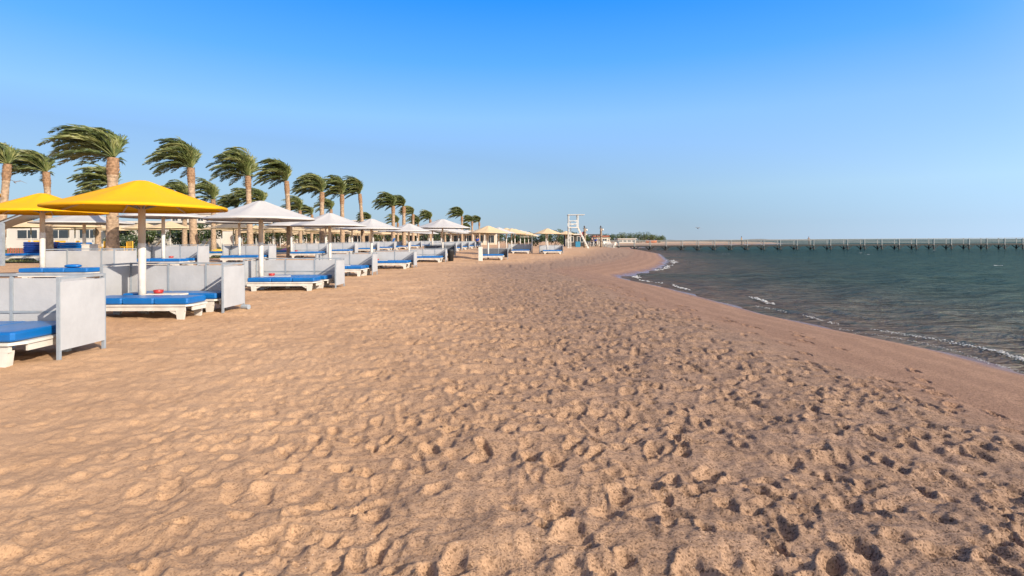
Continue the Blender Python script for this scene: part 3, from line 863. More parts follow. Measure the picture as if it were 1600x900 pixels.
# ------------------------------------------------------------------ palms blown by the wind
def frond_mesh(az, el, L, rs, blow=1.0):
    d = Vector((math.cos(az) * math.cos(el), math.sin(az) * math.cos(el), math.sin(el)))
    wind = Vector((-1.0, 0.10, 0.02))
    n = 15; p = d * 0.12; pts = [p.copy()]; dirs = [d.copy()]
    step = L / n
    for i in range(n):
        t = i / n
        d = (d + wind * (0.30 * blow * (0.25 + t)) + Vector((0, 0, -1)) * (0.17 * (0.15 + t))).normalized()
        p = p + d * step
        pts.append(p.copy()); dirs.append(d.copy())
    b = MB()
    for i in range(n):
        w = 0.045 * (1 - i / n) + 0.010
        b.beam(pts[i], pts[i + 1], w, w * 0.6)
    m = 46
    for k in range(m):
        t = 0.14 + 0.86 * k / (m - 1)
        fi = t * n; i = min(int(fi), n - 1); fr = fi - i
        o = pts[i].lerp(pts[i + 1], fr); tg = dirs[min(i + 1, n)]
        up = Vector((0, 0, 1))
        side = tg.cross(up)
        if side.length < 0.05: side = Vector((0, 1, 0))
        side.normalize(); nm = side.cross(tg)
        ln = 0.62 * (math.sin(math.pi * min(1, 0.16 + 0.80 * t)) ** 0.8) * rs.uniform(0.8, 1.15)
        for sg in (-1, 1):
            dr = (side * sg * rs.uniform(0.45, 0.85) + tg * rs.uniform(0.5, 0.9) + wind * rs.uniform(0.25, 0.7) * blow + nm * rs.uniform(0.0, 0.35)).normalized()
            wv = dr.cross(nm)
            if wv.length < 0.1: wv = side
            wv.normalize(); rl = rs.uniform(-1.5, 1.5)
            wv = (wv * math.cos(rl) + dr.cross(wv) * math.sin(rl)).normalized() * rs.uniform(0.015, 0.029)
            q = o + dr * ln * 0.5 + Vector((0, 0, 0.01)); e = o + dr * ln + wind * 0.10 * ln - Vector((0, 0, 0.18 * ln))
            b.add([o - wv * .6, o + wv * .6, q + wv, q - wv, e], [(0, 1, 2, 3), (3, 2, 4)])
    return b.mesh('frond', M['palm'])

def crown_set(seed, wf):
    rs = random.Random(seed); out = []
    for k in range(62):
        az = k * 2.39996 + rs.uniform(-.2, .2)
        q = k / 61
        el = R(86) - q * R(72) + rs.uniform(-.12, .12)
        # the windward side is pushed up and over
        wq = max(0, math.cos(az))
        if wq > 0: el = max(el, R(38 + 34 * wq))
        out.append(frond_mesh(az, el, rs.uniform(2.35, 3.05) * (1.0 if q < .8 else .85), rs, (rs.uniform(0.65, 1.10) + 0.6 * wq) * wf))
    return out
CROWNS = [crown_set(31, 1.0), crown_set(32, .66), crown_set(33, .78), crown_set(34, .55)]

def trunk_mesh(h, r, lean, seed):
    rs = random.Random(seed)
    nseg = 22; dz = 0.045; rows = int((h + 0.3) / dz)
    v = []
    for k in range(rows + 1):
        z = -0.3 + k * dz
        t = max(0, z / h)
        R_ = r * (1.0 - 0.30 * min(1, t * 1.1)) + 0.16 * r * math.exp(-max(z, 0) / 0.35)
        if t > 0.80: R_ += r * 0.20 * math.sin(math.pi * (t - 0.80) / 0.22)
        cx = lean * (t ** 1.4); cy = 0.04 * math.sin(t * 3 + seed)
        for i in range(nseg):
            a = 2 * math.pi * i / nseg
            row = math.floor(z / 0.15); fz = z / 0.15 - row
            u = a / (2 * math.pi) * 8 + 0.5 * (row % 2)
            fu = abs((u % 1) - 0.5) * 2
            amp = 0.10 if t < 0.8 else 0.20
            bmp = amp * (fz * (1 - fu ** 2) - 0.35) + rs.uniform(-.02, .02)
            rr = R_ * (1 + bmp)
            v.append((cx + rr * math.cos(a), cy + rr * math.sin(a), z))
    f = []
    for k in range(rows):
        for i in range(nseg): f.append((k * nseg + i, k * nseg + (i + 1) % nseg, (k + 1) * nseg + (i + 1) % nseg, (k + 1) * nseg + i))
    f.append(tuple(range(rows * nseg, (rows + 1) * nseg)))
    me = bpy.data.meshes.new('trunk')
    me.from_pydata(v, [], f)
    me.materials.append(M['bark']); me.materials.append(M['boot'])
    me.polygons.foreach_set('material_index', [1 if (i // nseg) * dz - .3 > h * 0.83 else 0 for i in range(len(f))])
    me.update()
    return me

def palm(x, y, top, label, sc_=1.0, lean=0.0, r=0.25, set_=0, rot=0.0, group=None, keep=1.0):
    z = gz(x, y); h = top - z
    t = thing('palm_tree', label, 'palm tree', (x, y, z), 0, group)
    obj('trunk', trunk_mesh(h, r, lean, rng.randint(0, 999)), t)
    rs = random.Random(int(x * 100 + y))
    for fm in CROWNS[set_ % 4]:
        if rs.random() > keep: continue
        obj('frond', fm, t, (lean, 0.04 * math.sin(3), h - 0.05), rz=rot + rs.uniform(-.08, .08), scale=sc_ * .93 * rs.uniform(.86, 1.08))
    return t
PG = 'date palms in the row along the beach'
palm(-17.6, 24.0, 5.32, 'tallest nearest palm rising over the big yellow parasol, crown blown left', 1.04, 0.02, 0.265, 0, 0.0, PG)
palm(-17.55, 30.0, 5.66, 'palm right of the big yellow parasol, ragged crown streaming left', 0.95, -0.12, 0.22, 1, 0.12, PG)
palm(-17.3, 36.0, 5.95, 'palm behind the left half of the first white parasol', 1.0, -0.15, 0.21, 3, -.1, PG)
palm(-15.95, 39.0, 5.95, 'palm behind the right half of the first white parasol', 0.95, -0.2, 0.20, 1, 0.2, PG)
palm(-16.4, 47.0, 5.85, 'palm just left of the second white parasol peak, wide crown', 1.05, 0.0, 0.24, 2, 0.05, PG)
palm(-15.6, 50.0, 5.9, 'palm just right of the second white parasol peak', 0.95, 0.0, 0.23, 3, .18, PG)
palm(-14.75, 54.0, 6.3, 'leaning palm with slim trunk, last of the close group', 0.95, -0.35, 0.21, 1, .3, PG)
palm(-14.4, 66.0, 5.85, 'left palm of three standing past a gap of sky', 1.05, 0.0, 0.25, 1, -.05, PG)
palm(-13.9, 70.0, 6.1, 'middle palm of three standing past a gap of sky', 0.9, 0.0, 0.27, 2, .2, PG)
palm(-14.9, 82.0, 5.7, 'right smaller palm of three standing past a gap of sky', 0.9, 0.0, 0.24, 0, .25, PG)
palm(-15.0, 100.0, 5.6, 'single small palm above the fifth white parasol', 1.05, 0.0, 0.26, 1, 0, PG)
palm(-9.2, 100.0, 6.1, 'left palm of the far cluster over the widest parasol', 1.1, 0.0, 0.24, 2, 0, PG)
palm(-8.4, 115.0, 5.7, 'middle palm of the far cluster beside the cream parasol', 0.95, 0.0, 0.25, 0, .1, PG)
palm(-7.5, 125.0, 5.9, 'rightmost palm of the far cluster beside the cream parasol', 0.95, 0.0, 0.25, 1, .3, PG)
palm(-25.45, 27.0, 5.5, 'palm cut by the left edge, leaning trunk', .84, 0.42, 0.20, 0, 0, PG)
palm(-25.5, 30.0, 5.5, 'palm over the smaller yellow parasol, crown blown left', .84, -0.2, 0.20, 0, 0, PG)
BG = 'smaller palms in the rows behind'
for k, (x, y, tz, s) in enumerate(((-24.2, 33, 5.0, .88), (-35.0, 46, 5.35, .75), (-31.3, 52, 5.9, 1.0), (-27.4, 50, 5.5, 1.0), (-30.3, 60, 5.4, 1.0), (-26.6, 58, 5.7, 1.0), (-28.5, 59, 6.0, .9),
                                   (-27.2, 70, 5.6, 1.0), (-29.5, 80, 5.6, 1.0), (-25.0, 75, 6.0, 1.0), (-21.0, 100, 5.0, 1.0), (-19.0, 110, 5.0, 1.1), (-24, 92, 5.2, 1.0), (-14.5, 118, 4.4, 1.1), (-11, 140, 4.5, 1.1))):
    palm(x, y, tz, 'smaller windblown palm in the rows behind the beach palms', s, rng.uniform(-.1, .1), 0.24, k, rng.uniform(-.1, .3), BG, keep=0.8)

# ------------------------------------------------------------------ lawn under the palms
def lawn():
    b = MB(); rs = random.Random(4)
    nx, ny = 40, 60
    v = []
    for j in range(ny + 1):
        for i in range(nx + 1):
            x = -60 + i * (60 - 19.5) / nx; y = 27 + j * 45 / ny
            if i == nx: x += 0.4 * math.sin(y * .7)
            if j == 0: y += 0.5 * math.sin(x * .5)
            v.append((x, y))
    X = np.array([a for a, _ in v]); Y = np.array([b_ for _, b_ in v])
    Z = base_h(X, Y, shore_dist(X, Y)) + 0.05
    b.add(list(zip(X, Y, Z)), [(j * (nx + 1) + i, j * (nx + 1) + i + 1, (j + 1) * (nx + 1) + i + 1, (j + 1) * (nx + 1) + i) for j in range(ny) for i in range(nx)])
    o = obj('lawn', b.mesh('lawn', basic('lawn_turf', (0.13, 0.13, 0.035), 0.9, var=0.4, scale=1.2, obj=False)))
    tag(o, 'worn green lawn behind the second row of loungers', kind='structure')
    g = MB()
    for _ in range(9000):
        y = 27.3 + 18 * rs.random() ** 1.5; x = rs.uniform(-46, -20)
        z = float(np.interp(0, [0], [0])) + 0.55 + 0.012 * 0
        a = rs.uniform(0, 6.28); h = rs.uniform(.03, .08); w = rs.uniform(.02, .05)
        g.v += [(x - w * math.cos(a), y - w * math.sin(a), 0), (x + w * math.cos(a), y + w * math.sin(a), 0), (x + rs.uniform(-.03, .03), y, h)]
        k = len(g.v); g.f.append((k - 3, k - 2, k - 1))
    X = np.array([a[0] for a in g.v]); Y = np.array([a[1] for a in g.v])
    Z = base_h(X, Y, shore_dist(X, Y)) + 0.045
    g.v = [(a, b_, c + z) for (a, b_, c), z in zip(g.v, Z)]
    o = obj('lawn_grass', g.mesh('lawn_grass', M['grass']))
    tag(o, 'short grass blades on the lawn behind loungers', 'grass', kind='stuff')
lawn()

# ------------------------------------------------------------------ things on the lawn and sand
def loose_mattress(x, y, z, label, mat, L=1.95, group='mattresses piled up behind the second row'):
    def f():
        return MB().rbox(0, L, 0, 0.66, 0, 0.115, 0.04).mesh('mattress', M[mat])
    o = obj('loose_mattress', cached(('lm', mat, L), f), None, (x, y, z), rz=rng.uniform(-.05, .05))
    return tag(o, label, 'mattress', group)
zz = gz(-24.5, 30)
lounger(-27.2, 29.0, gz(-26, 29), 0.0, 'blue lounger on the lawn at the left edge', None)
for k in range(6):
    loose_mattress(-27.9 + rng.uniform(-.05, .05), 31, gz(-27, 31) + 0.332 + k * 0.118, 'navy mattress in the taller pile on the lawn', 'navy', 1.6, 'navy mattresses in the taller pile')
for k in range(4):
    loose_mattress(-26.1 + rng.uniform(-.05, .05), 31.2, gz(-25.3, 31) + 0.55 + k * 0.118, 'bright blue mattress in the lower pile beside the navy pile', 'blue', 1.5, 'blue mattresses in the lower pile')
def pallet(x, y, w, h, label):
    t = thing('storage_bench', label, 'bench', (x, y, gz(x, y)))
    obj('bench_top', MB().rbox(0, w, 0, .7, h - .05, h, .01).mesh('bench_top', M['plastic']), t)
    lg = MB().box(-.04, .04, -.04, .04, -.1, h - .052).mesh('leg', M['plastic'])
    for a in (.1, w - .1):
        for b in (.08, .62): obj('leg', lg, t, (a, b, 0))
pallet(-26.15, 31.15, 1.6, 0.53, 'white bench under the lower blue mattress pile')
pallet(-27.95, 30.97, 1.7, 0.315, 'low bench under the taller navy mattress pile')
def crate_box(name, label, cat, x, y, w, d, h, mat, z=None):
    t = thing(name, label, cat, (x, y, gz(x, y) if z is None else z))
    obj('body', MB().rbox(-w / 2, w / 2, -d / 2, d / 2, -0.05, h - .04, .015).mesh('body', M[mat]), t)
    obj('lid', MB().rbox(-w / 2 - .02, w / 2 + .02, -d / 2 - .02, d / 2 + .02, h - .038, h, .012).mesh('lid', M[mat]), t)
    return t
crate_box('storage_box', 'white box beside the pole of the large white parasol', 'storage box', -20.1, 25.9, 0.42, 0.5, 1.0, 'plastic')

# grey metal shade frame at the left edge
def shade_frame():
    x, y = -22.5, 24.0
    t = thing('shade_frame', 'grey metal shade frame with sloping arm at left edge', 'shade frame', (x, y, gz(x, y)))
    h = 1.95
    obj('post', MB().box(-.07, .07, -.07, .07, -.2, h).mesh('post', M['steel']), t)
    obj('arm', MB().beam((-.1, 0, h - .05), (1.15, 0, h + .42), .05, .06).mesh('arm', M['steel']), t)
    b = MB()
    n = 6
    for s_ in range(2):
        b.v += [(-1.2 + 2.3 * i / n, -0.02 + 1.3 * j, h + .02 - .45 * 1.1 / 1.25 + (2.3 * i / n) * .376 + .05 * math.sin(i) * j + s_ * .012) for j in range(2) for i in range(n + 1)]
    for i in range(n):
        b.f += [(i, i + 1, n + 2 + i, n + 1 + i), (2 * n + 2 + i, 3 * n + 3 + i, 3 * n + 4 + i, 2 * n + 3 + i)]
    obj('awning', b.mesh('awning', M['white']), t)
shade_frame()

def director_chair(x, y, label, rz, mat='chair_yellow', group=None, s=1.0):
    t = thing('wooden_chair', label, 'chair', (x, y, gz(x, y)), rz, group, s)
    def parts():
        return dict(leg=MB().beam((0, 0, -.05), (0, 0, .62), .045, .045).mesh('leg', M[mat]),
                    seat=MB().rbox(-.26, .26, -.24, .24, .41, .45, .012).mesh('seat', M[mat]),
                    back=MB().rbox(-.26, .26, .22, .255, .55, .95, .012).mesh('backrest', M[mat]),
                    arm=MB().rbox(-.03, .03, -.26, .26, .625, .655, .01).mesh('armrest', M[mat]),
                    stile=MB().beam((0, 0, .45), (0, 0, .95), .035, .03).mesh('stile', M[mat]))
    d = cached(('dchair', mat), parts)
    obj('seat', d['seat'], t); obj('backrest', d['back'], t)
    for a in (-.24, .24):
        obj('armrest', d['arm'], t, (a, 0, 0)); obj('stile', d['stile'], t, (a, .205, 0))
        for b in (-.22, .22): obj('leg', d['leg'], t, (a, b, 0))
CG = 'yellow chairs in front of the white building'
for x, y, rz in ((-24.9, 33.5, .3), (-24.3, 34.2, -.4), (-25.4, 34.6, 2.1), (-30.6, 35.0, .2), (-29.4, 35.6, 1.2), (-28.4, 35.2, -.6), (-31.6, 36, 2.2)):
    director_chair(x, y, 'yellow wooden chair on the lawn before the white building', rz, group=CG, s=1.15)
def fence():
    x0, y0 = -31.5, 34.0
    t = thing('picket_fence', 'low brown picket fence on the lawn at left edge', 'fence', (x0, y0, gz(x0, y0)))
    p = MB().box(-.04, .04, -.012, .012, -.1, .62).mesh('picket', M['terracotta'])
    for k in range(22): obj('picket', p, t, (k * .16, 0, rng.uniform(-.02, .02)))
    for z in (.15, .45): obj('rail', MB().box(-.05, 3.45, .014, .04, z, z + .06).mesh('rail', M['wood']), t)
fence()
# lounger with bright towels right of the first second-row pitch
z = gz(-19.3, 37)
lounger(-20.6, 36.6, z, 0.02, 'blue lounger carrying yellow and pale blue towels', None)
def draped(x, y, z, w, d, mat, label, cat='towel'):
    n = 8; b = MB(); rs = random.Random(int(x * 10)); P = []
    for k in range(2):
        for j in range(n + 1):
            for i in range(n + 1):
                u, v = i / n - .5, j / n - .5
                e = max(abs(u), abs(v)) * 2
                P.append((u * w, v * d, .015 * k + .10 * max(0, 1 - e * e) * (1 + .6 * math.sin(i * 1.7 + j * 2.3))))
    m = (n + 1) ** 2
    f = []
    for j in range(n):
        for i in range(n):
            q = j * (n + 1) + i
            f += [(q, q + n + 1, q + n + 2, q + 1), (m + q, m + q + 1, m + q + n + 2, m + q + n + 1)]
    b.add(P, f)
    return tag(obj('beach_towel', b.mesh('beach_towel', M[mat], True), None, (x, y, z)), label, cat)
draped(-19.95, 36.95, z + .45, 0.75, 0.6, 'yellow_towel', 'yellow towel heaped on a blue lounger past the windbreak')
draped(-19.2, 36.85, z + .45, 0.65, 0.6, 'sky_blue', 'pale blue towel heaped beside the yellow towel')
z = gz(-17, 41); lounger(-18.2, 40.6, z, 0, 'lounger under a pink towel between second-row screens', None)
draped(-17.0, 40.95, z + .45, 0.7, 0.6, 'pink', 'pink towel bundled on a lounger between two screens')
# small blue cushion on the lounger of the second yellow parasol
zb = gz(-12.1 - 1.2, 16.6)
def cushion():
    b = MB(); n = 12; v = []
    for k in range(7):
        p = math.pi * k / 6; rr = math.sin(p) ** .7
        for i in range(n):
            a = 2 * math.pi * i / n
            v.append((.30 * rr * math.cos(a) * (1 + .12 * abs(math.sin(2 * a))), .17 * rr * math.sin(a) * (1 + .12 * abs(math.sin(2 * a))), .075 - .075 * math.cos(p)))
    b.add(v, [(k * n + i, k * n + (i + 1) % n, (k + 1) * n + (i + 1) % n, (k + 1) * n + i) for k in range(6) for i in range(n)])
    tag(obj('cushion', b.mesh('cushion', M['blue'], True), None, (-12.95, 16.05, zb + .435), rz=.1, scale=.72), 'small bright blue cushion lying on the second-row lounger', 'cushion')
cushion()
# raised blue backrest lounger further along the second row
def raised_lounger(x, y, label):
    d = cached('lounger', lounger_meshes)
    zz = gz(x, y)
    lounger(x, y, zz, 0, label, None)
    b = tag(obj('propped_mattress', cached('prop', lambda: MB().rbox(0, .95, 0, .66, 0, .12, .03).mesh('propped_mattress', M['blue'])), None, (x + 1.25, y, zz + .46)), 'blue mattress propped upright on a second-row lounger', 'mattress')
    b.rotation_euler = (0, R(-68), 0)
raised_lounger(-15.0, 62.0, 'lounger carrying an upright blue mattress in second row')
# black bin beside the fifth front pitch
def bin_():
    x, y = -4.62, 41.0
    t = thing('litter_bin', 'black litter bin beside the fifth front windbreak', 'bin', (x, y, gz(x, y)))
    obj('body', MB().lathe([(.20, -.05), (.235, .75), (.245, .76), (.245, .80)], 14).mesh('body', M['black'], True), t)
    obj('lid', MB().lathe([(.25, .802), (.25, .83), (.17, .90), (.02, .92)], 14).mesh('lid', M['black'], True), t)
bin_()
# grey cylinder lying at the corner of the yellow pitch
def roll():
    tag(obj('post_footing', MB().tube((0, 0, .05), (.17, -.05, .05), .055, n=12).mesh('post_footing', M['steel']), None, (-5.98, 12.05, gz(-5.9, 12) + .03)), 'grey footing lying at the corner of the yellow pitch', 'footing')
roll()
def tall_post():
    x, y = 2.25, 61.0
    t = thing('awning_post', 'tall white post ending the seaward row of screens', 'post', (x, y, gz(x, y)))
    obj('post', MB().lathe([(.065, -.2), (.06, 1.85)], 10).mesh('post', M['pole_white'], True), t)
    obj('cross_arm', MB().box(-1.3, .08, -.03, .03, 1.852, 1.90).mesh('cross_arm', M['pole_white']), t)
tall_post()
def slim_post():
    x, y = -2.35, 40.5
    t = thing('screen_post', 'white slatted marker board before the dark-screened cream pitch', 'post', (x, y, gz(x, y)))
    obj('board', MB().rbox(-.16, .16, -.025, .025, .02, 1.08, .01).mesh('board', M['plastic']), t)
    obj('stake', MB().box(-.03, .03, .027, .07, -.2, 1.0).mesh('stake', M['wood']), t)
slim_post()

# ------------------------------------------------------------------ people
def person(x, y, label, shirt, trouser, h=1.74, rz=0.0, z=None, stride=0.12, seated=False, arm=0.0):
    z = gz(x, y) if z is None else z
    k = h / 1.74
    def skin(name, pts, edges, rad, root, mat, parent):
        me = bpy.data.meshes.new(name)
        me.from_pydata([tuple(c * k for c in p) for p in pts], edges, [])
        me.materials.append(M[mat])
        o = obj(name, me, parent)
        md = o.modifiers.new('skin', 'SKIN')
        for i, r_ in enumerate(rad):
            sv = me.skin_vertices[0].data[i]; sv.radius = (r_ * k, r_ * k * .85)
            sv.use_root = (i == root)
        s2 = o.modifiers.new('sub', 'SUBSURF'); s2.levels = 1; s2.render_levels = 1
        return o
    s = stride
    if seated:
        hipz = .46
        pts = [(0, 0, hipz), (0, .02, hipz + .28), (0, .03, hipz + .52), (0, .02, hipz + .62), (0, 0, hipz + .74), (0, 0, hipz + .84),
               (-.19, .03, hipz + .48), (-.26, -.05, hipz + .22), (-.20, -.26, hipz + .14), (.19, .03, hipz + .48), (.26, -.05, hipz + .22), (.20, -.26, hipz + .14),
               (-.10, -.02, hipz - .02), (-.12, -.44, hipz), (-.12, -.42, .08), (-.12, -.56, .04), (.10, -.02, hipz - .02), (.12, -.44, hipz), (.12, -.42, .08), (.12, -.56, .04)]
    else:
        pts = [(0, 0, .92), (0, .0, 1.16), (0, .01, 1.40), (0, 0, 1.49), (0, -.02, 1.58), (0, -.015, 1.68),
               (-.19, .01, 1.38), (-.25, .03, 1.12), (-.24 - arm * .1, -.06 - arm * .2, .88 + arm * .2), (.19, .01, 1.38), (.25, .02, 1.12), (.24, -.08, .88),
               (-.09, 0, .88), (-.10, -s * .7, .50), (-.10, s * .3, .08), (-.10, s * .3 - .13, .035), (.09, 0, .88), (.10, s * .2, .50), (.10, -s * .9, .08), (.10, -s * .9 - .13, .035)]
    ed = [(0, 1), (1, 2), (2, 3), (3, 4), (4, 5), (2, 6), (6, 7), (7, 8), (2, 9), (9, 10), (10, 11), (0, 12), (12, 13), (13, 14), (14, 15), (0, 16), (16, 17), (17, 18), (18, 19)]
    rad = [.14, .13, .14, .055, .095, .085, .065, .045, .035, .065, .045, .035, .09, .06, .04, .035, .09, .06, .04, .035]
    t = thing('person', label, 'person', (x, y, z), rz)
    skin('body', pts, ed, rad, 0, 'skin', t)
    P = pts
    skin('shirt', [P[0], P[1], P[2], P[6], P[7], P[9], P[10]], [(0, 1), (1, 2), (2, 3), (3, 4), (2, 5), (5, 6)], [.16, .155, .155, .085, .065, .085, .065], 0, shirt, t)
    skin('trousers', [P[0], P[12], P[13], P[14], P[16], P[17], P[18]], [(0, 1), (1, 2), (2, 3), (0, 4), (4, 5), (5, 6)], [.15, .105, .08, .06, .105, .08, .06], 0, trouser, t)
    hb = MB().lathe([(.02, .115), (.07, .09), (.098, .03), (.09, -.03), (.07, -.05)], 10).mesh('hair', M['hair'], True)
    obj('hair', hb, t, (P[5][0] * k, (P[5][1] + .02) * k, (P[5][2] - .03) * k), scale=k)
    return t
person(-4.7, 74.0, 'person in blue shirt and dark trousers standing by the loungers', 'shirt_blue', 'trouser', 1.76, 2.6)
person(13.4, 91.0, 'person in dark clothes standing left of the bare wooden post', 'trouser', 'black', 1.70, .6)
person(14.2, 92.5, 'person in a blue top beside the white chairs', 'shirt_blue', 'trouser', 1.66, -.9)

# ------------------------------------------------------------------ lifeguard chair
def lifeguard():
    x, y = 9.05, 80.0
    z = gz(x, y)
    t = thing('lifeguard_chair', 'tall white lifeguard chair with slanted ladder and flat roof', 'lifeguard chair', (x, y, z))
    w, d, ph, rh = 1.35, 1.4, 3.05, 4.9
    W = M['pole_white']
    po = MB().box(-.05, .05, -.05, .05, -.3, rh).mesh('post', W)
    po2 = MB().box(-.06, .06, -.06, .06, ph + .06, rh).mesh('post', W)
    lg = MB().box(-.05, .05, -.05, .05, -.3, ph - .06).mesh('leg', W)
    obj('post', po, t, (-w / 2, 0, 0)); obj('post', po, t, (-w / 2, d, 0))
    obj('post', po2, t, (w / 2, 0, 0)); obj('post', po2, t, (w / 2, d, 0))
    obj('leg', lg, t, (-w / 2 + .35, d * .5, 0))
    obj('platform', MB().box(-w / 2 - .1, w / 2 + .1, -.1, d + .1, ph - .055, ph + .055).mesh('platform', W), t)
    rs_ = MB().box(-w / 2 - .15, w / 2 + 1.0, -.18, d + .18, rh + .003, rh + .06).mesh('roof', W)
    obj('roof', rs_, t)
    for zz_ in (.50, .95):
        obj('guard_rail', MB().box(-w / 2 + .078, w / 2 - .063, -.03, .03, ph + zz_, ph + zz_ + .07).mesh('guard_rail', W), t)
        obj('guard_rail', MB().box(-w / 2 + .078, w / 2 - .063, d - .03, d + .03, ph + zz_, ph + zz_ + .07).mesh('guard_rail', W), t)
    obj('seat', MB().box(-.35, .3, .35, 1.0, ph + .42, ph + .48).mesh('seat', W), t)
    obj('backrest', MB().box(-.40, -.352, .35, 1.0, ph + .06, ph + 1.0).mesh('backrest', W), t)
    for yy in (0.25, 1.05):
        obj('ladder_rail', MB().beam((w / 2 + .02, yy, ph + .02), (w / 2 + 1.62, yy, -.1), .07, .15).mesh('ladder_rail', W), t)
    for k in range(9):
        f_ = (k + .5) / 9.4
        obj('ladder_rung', MB().box(-.07, .07, .298, 1.002, -.02, .02).mesh('ladder_rung', W), t, (w / 2 + .02 + 1.6 * f_, 0, ph - f_ * ph))
    obj('brace', MB().beam((-w / 2 + .08, .02, 1.4), (-w / 2 + .08, d - .02, 2.6), .06, .08).mesh('brace', W), t)
lifeguard()
def shower_post(x, y, h, label, flag=False):
    t = thing('wooden_post', label, 'post', (x, y, gz(x, y)))
    b = MB(); rs = random.Random(5)
    b.lathe([(.21, -.2), (.20, h * .2), (.17, h * .5), (.185, h * .75), (.16, h)], 10)
    obj('post', b.mesh('post', M['wood'], True), t)
    for k in range(3):
        obj('collar', MB().lathe([(.20, 0), (.22, .04), (.20, .08)], 10).mesh('collar', M['roof_dark'], True), t, (0, 0, h * (.3 + .25 * k)))
    obj('bracket', MB().beam((-.3, 0, h + .05), (.35, 0, h + .05), .09, .09).mesh('bracket', M['roof_dark']), t)
    obj('lamp', MB().lathe([(.02, .15), (.13, .10), (.16, -.05), (.13, -.15), (.03, -.2)], 10).mesh('lamp', M['plastic'], True), t, (.30, 0, h - .2))
    obj('finial', MB().lathe([(.02, 0), (.12, .1), (.13, .22), (.03, .36)], 10).mesh('finial', M['roof_dark'], True), t, (-.05, 0, h + .1))
    if flag:
        n = 10
        b = MB()
        v = [(-.15 - .6 * i / n, .08 * math.sin(i * .9) + k * .008, h * .86 - .55 * j - .4 * (i / n)) for k in range(2) for j in range(2) for i in range(n + 1)]
        m = 2 * (n + 1)
        b.add(v, [(i, i + 1, n + 2 + i, n + 1 + i) for i in range(n)] + [(m + i, m + n + 1 + i, m + n + 2 + i, m + i + 1) for i in range(n)])
        obj('flag', b.mesh('flag', M['redflag'], True), t)
shower_post(11.5, 86, 3.0, 'brown wooden post with a faded red flag behind the ladder', True)
shower_post(14.9, 91.0, 3.15, 'bare carved wooden post with a pale lamp, right of ladder')

# ------------------------------------------------------------------ pier
def pier():
    ax, ay, bx, by = 19.5, 116.0, 132.0, 104.6
    L = math.hypot(bx - ax, by - ay); ux, uy = (bx - ax) / L, (by - ay) / L
    ang = math.atan2(uy, ux)
    t = thing('pier', 'long low wooden pier with pale railings crossing the sea', 'pier', (ax, ay, 0), ang)
    W = 1.4; slope = 0.0026
    dz = lambda s: 0.43 + slope * s
    n = int(L / 3.28)
    nb = n * 8
    bl = L / nb
    pl = MB().box(0.004, bl - .012, -.1, W + .1, -.055, 0).mesh('deck_board', M['deck'])
    for k in range(nb): obj('deck_board', pl, t, (k * bl, 0, dz(k * bl) + rng.uniform(-.004, .004)))
    for yy in (0, W):
        obj('deck_beam', MB().beam((0, yy, dz(0) - .19), (L, yy, dz(L) - .19), .10, .26).mesh('deck_beam', M['pile']), t)
        obj('top_rail', MB().beam((0, yy, dz(0) + 1.05), (L, yy, dz(L) + 1.05), .13, .11).mesh('top_rail', M['rail']), t)
        for hh in (.30, .55, .80):
            obj('middle_rail', MB().beam((0, yy, dz(0) + hh), (L, yy, dz(L) + hh), .05, .07).mesh('middle_rail', M['rail']), t)
    po = MB().box(-.06, .06, -.06, .06, -.25, 0.99).mesh('rail_post', M['rail'])
    pi = MB().lathe([(.14, -1.9), (.13, -.27)], 8).mesh('pile', M['pile'], True)
    b1 = MB().beam((.05, 0, -.98), (.88, 0, -.28), .09, .11).mesh('brace', M['pile'])
    for k in range(n + 1):
        s = k * 3.28
        for yy in (-.09, W + .09):
            obj('rail_post', po, t, (s, yy, dz(s)))
            g = obj('pile', pi, t, (s, yy, dz(s)))
            if k > 1:
                obj('brace', b1, g)
                obj('brace', b1, g, rz=math.pi)
    def at(s, yy=.7): return (ax + ux * s - uy * yy, ay + uy * s + ux * yy, dz(s))
    return at
pat = pier()
p_ = pat(28.6)
person(p_[0], p_[1], 'person in tan top standing on the wooden pier', 'shirt_tan', 'black', 1.75, 1.1, z=p_[2] + .004)
p_ = pat(42.0)
person(p_[0], p_[1], 'small distant figure walking on the pier in dark clothes', 'trouser', 'black', 1.6, .3, z=p_[2] + .004)

# ------------------------------------------------------------------ vegetation behind
def bush(x, y, w, d, h, n, label, group=None, leaf=0.30, name='bush', cat='bush'):
    rs = random.Random(int(x * 31 + y)); z0 = gz(x, y)
    t = thing(name, label, cat, (x, y, z0), 0, group)
    b = MB()
    cl = [(rs.uniform(-.42, .42) * w, rs.uniform(-.4, .4) * d, rs.uniform(.35, .78) * h, rs.uniform(.22, .36) * h) for _ in range(max(6, int(w * 1.6)))]
    for _ in range(n):
        cx, cy, cz, cr = rs.choice(cl)
        v = Vector((rs.gauss(0, 1), rs.gauss(0, 1), rs.gauss(0, 1))).normalized() * cr * rs.uniform(.55, 1.08)
        o = Vector((cx + v.x * 1.3, cy + v.y * 1.1, max(.05, cz + v.z)))
        a = Vector((rs.gauss(0, 1), rs.gauss(0, 1), rs.gauss(0, .7))).normalized(); c = a.orthogonal().normalized()
        s = leaf * rs.uniform(.5, 1.2)
        b.add([o - a * s * .5, o + c * s * .28, o + a * s * .5, o - c * s * .28], [(0, 1, 2, 3)])
    obj('foliage', b.mesh('foliage', M['bush']), t)
    st = MB()
    for cx, cy, cz, cr in cl: st.tube((cx * .3, cy * .3, -.1), (cx, cy, cz), .09, .03, 6)
    obj('stems', st.mesh('stems', M['bark']), t)
HG = 'dark green bushes behind the lone cream parasol'
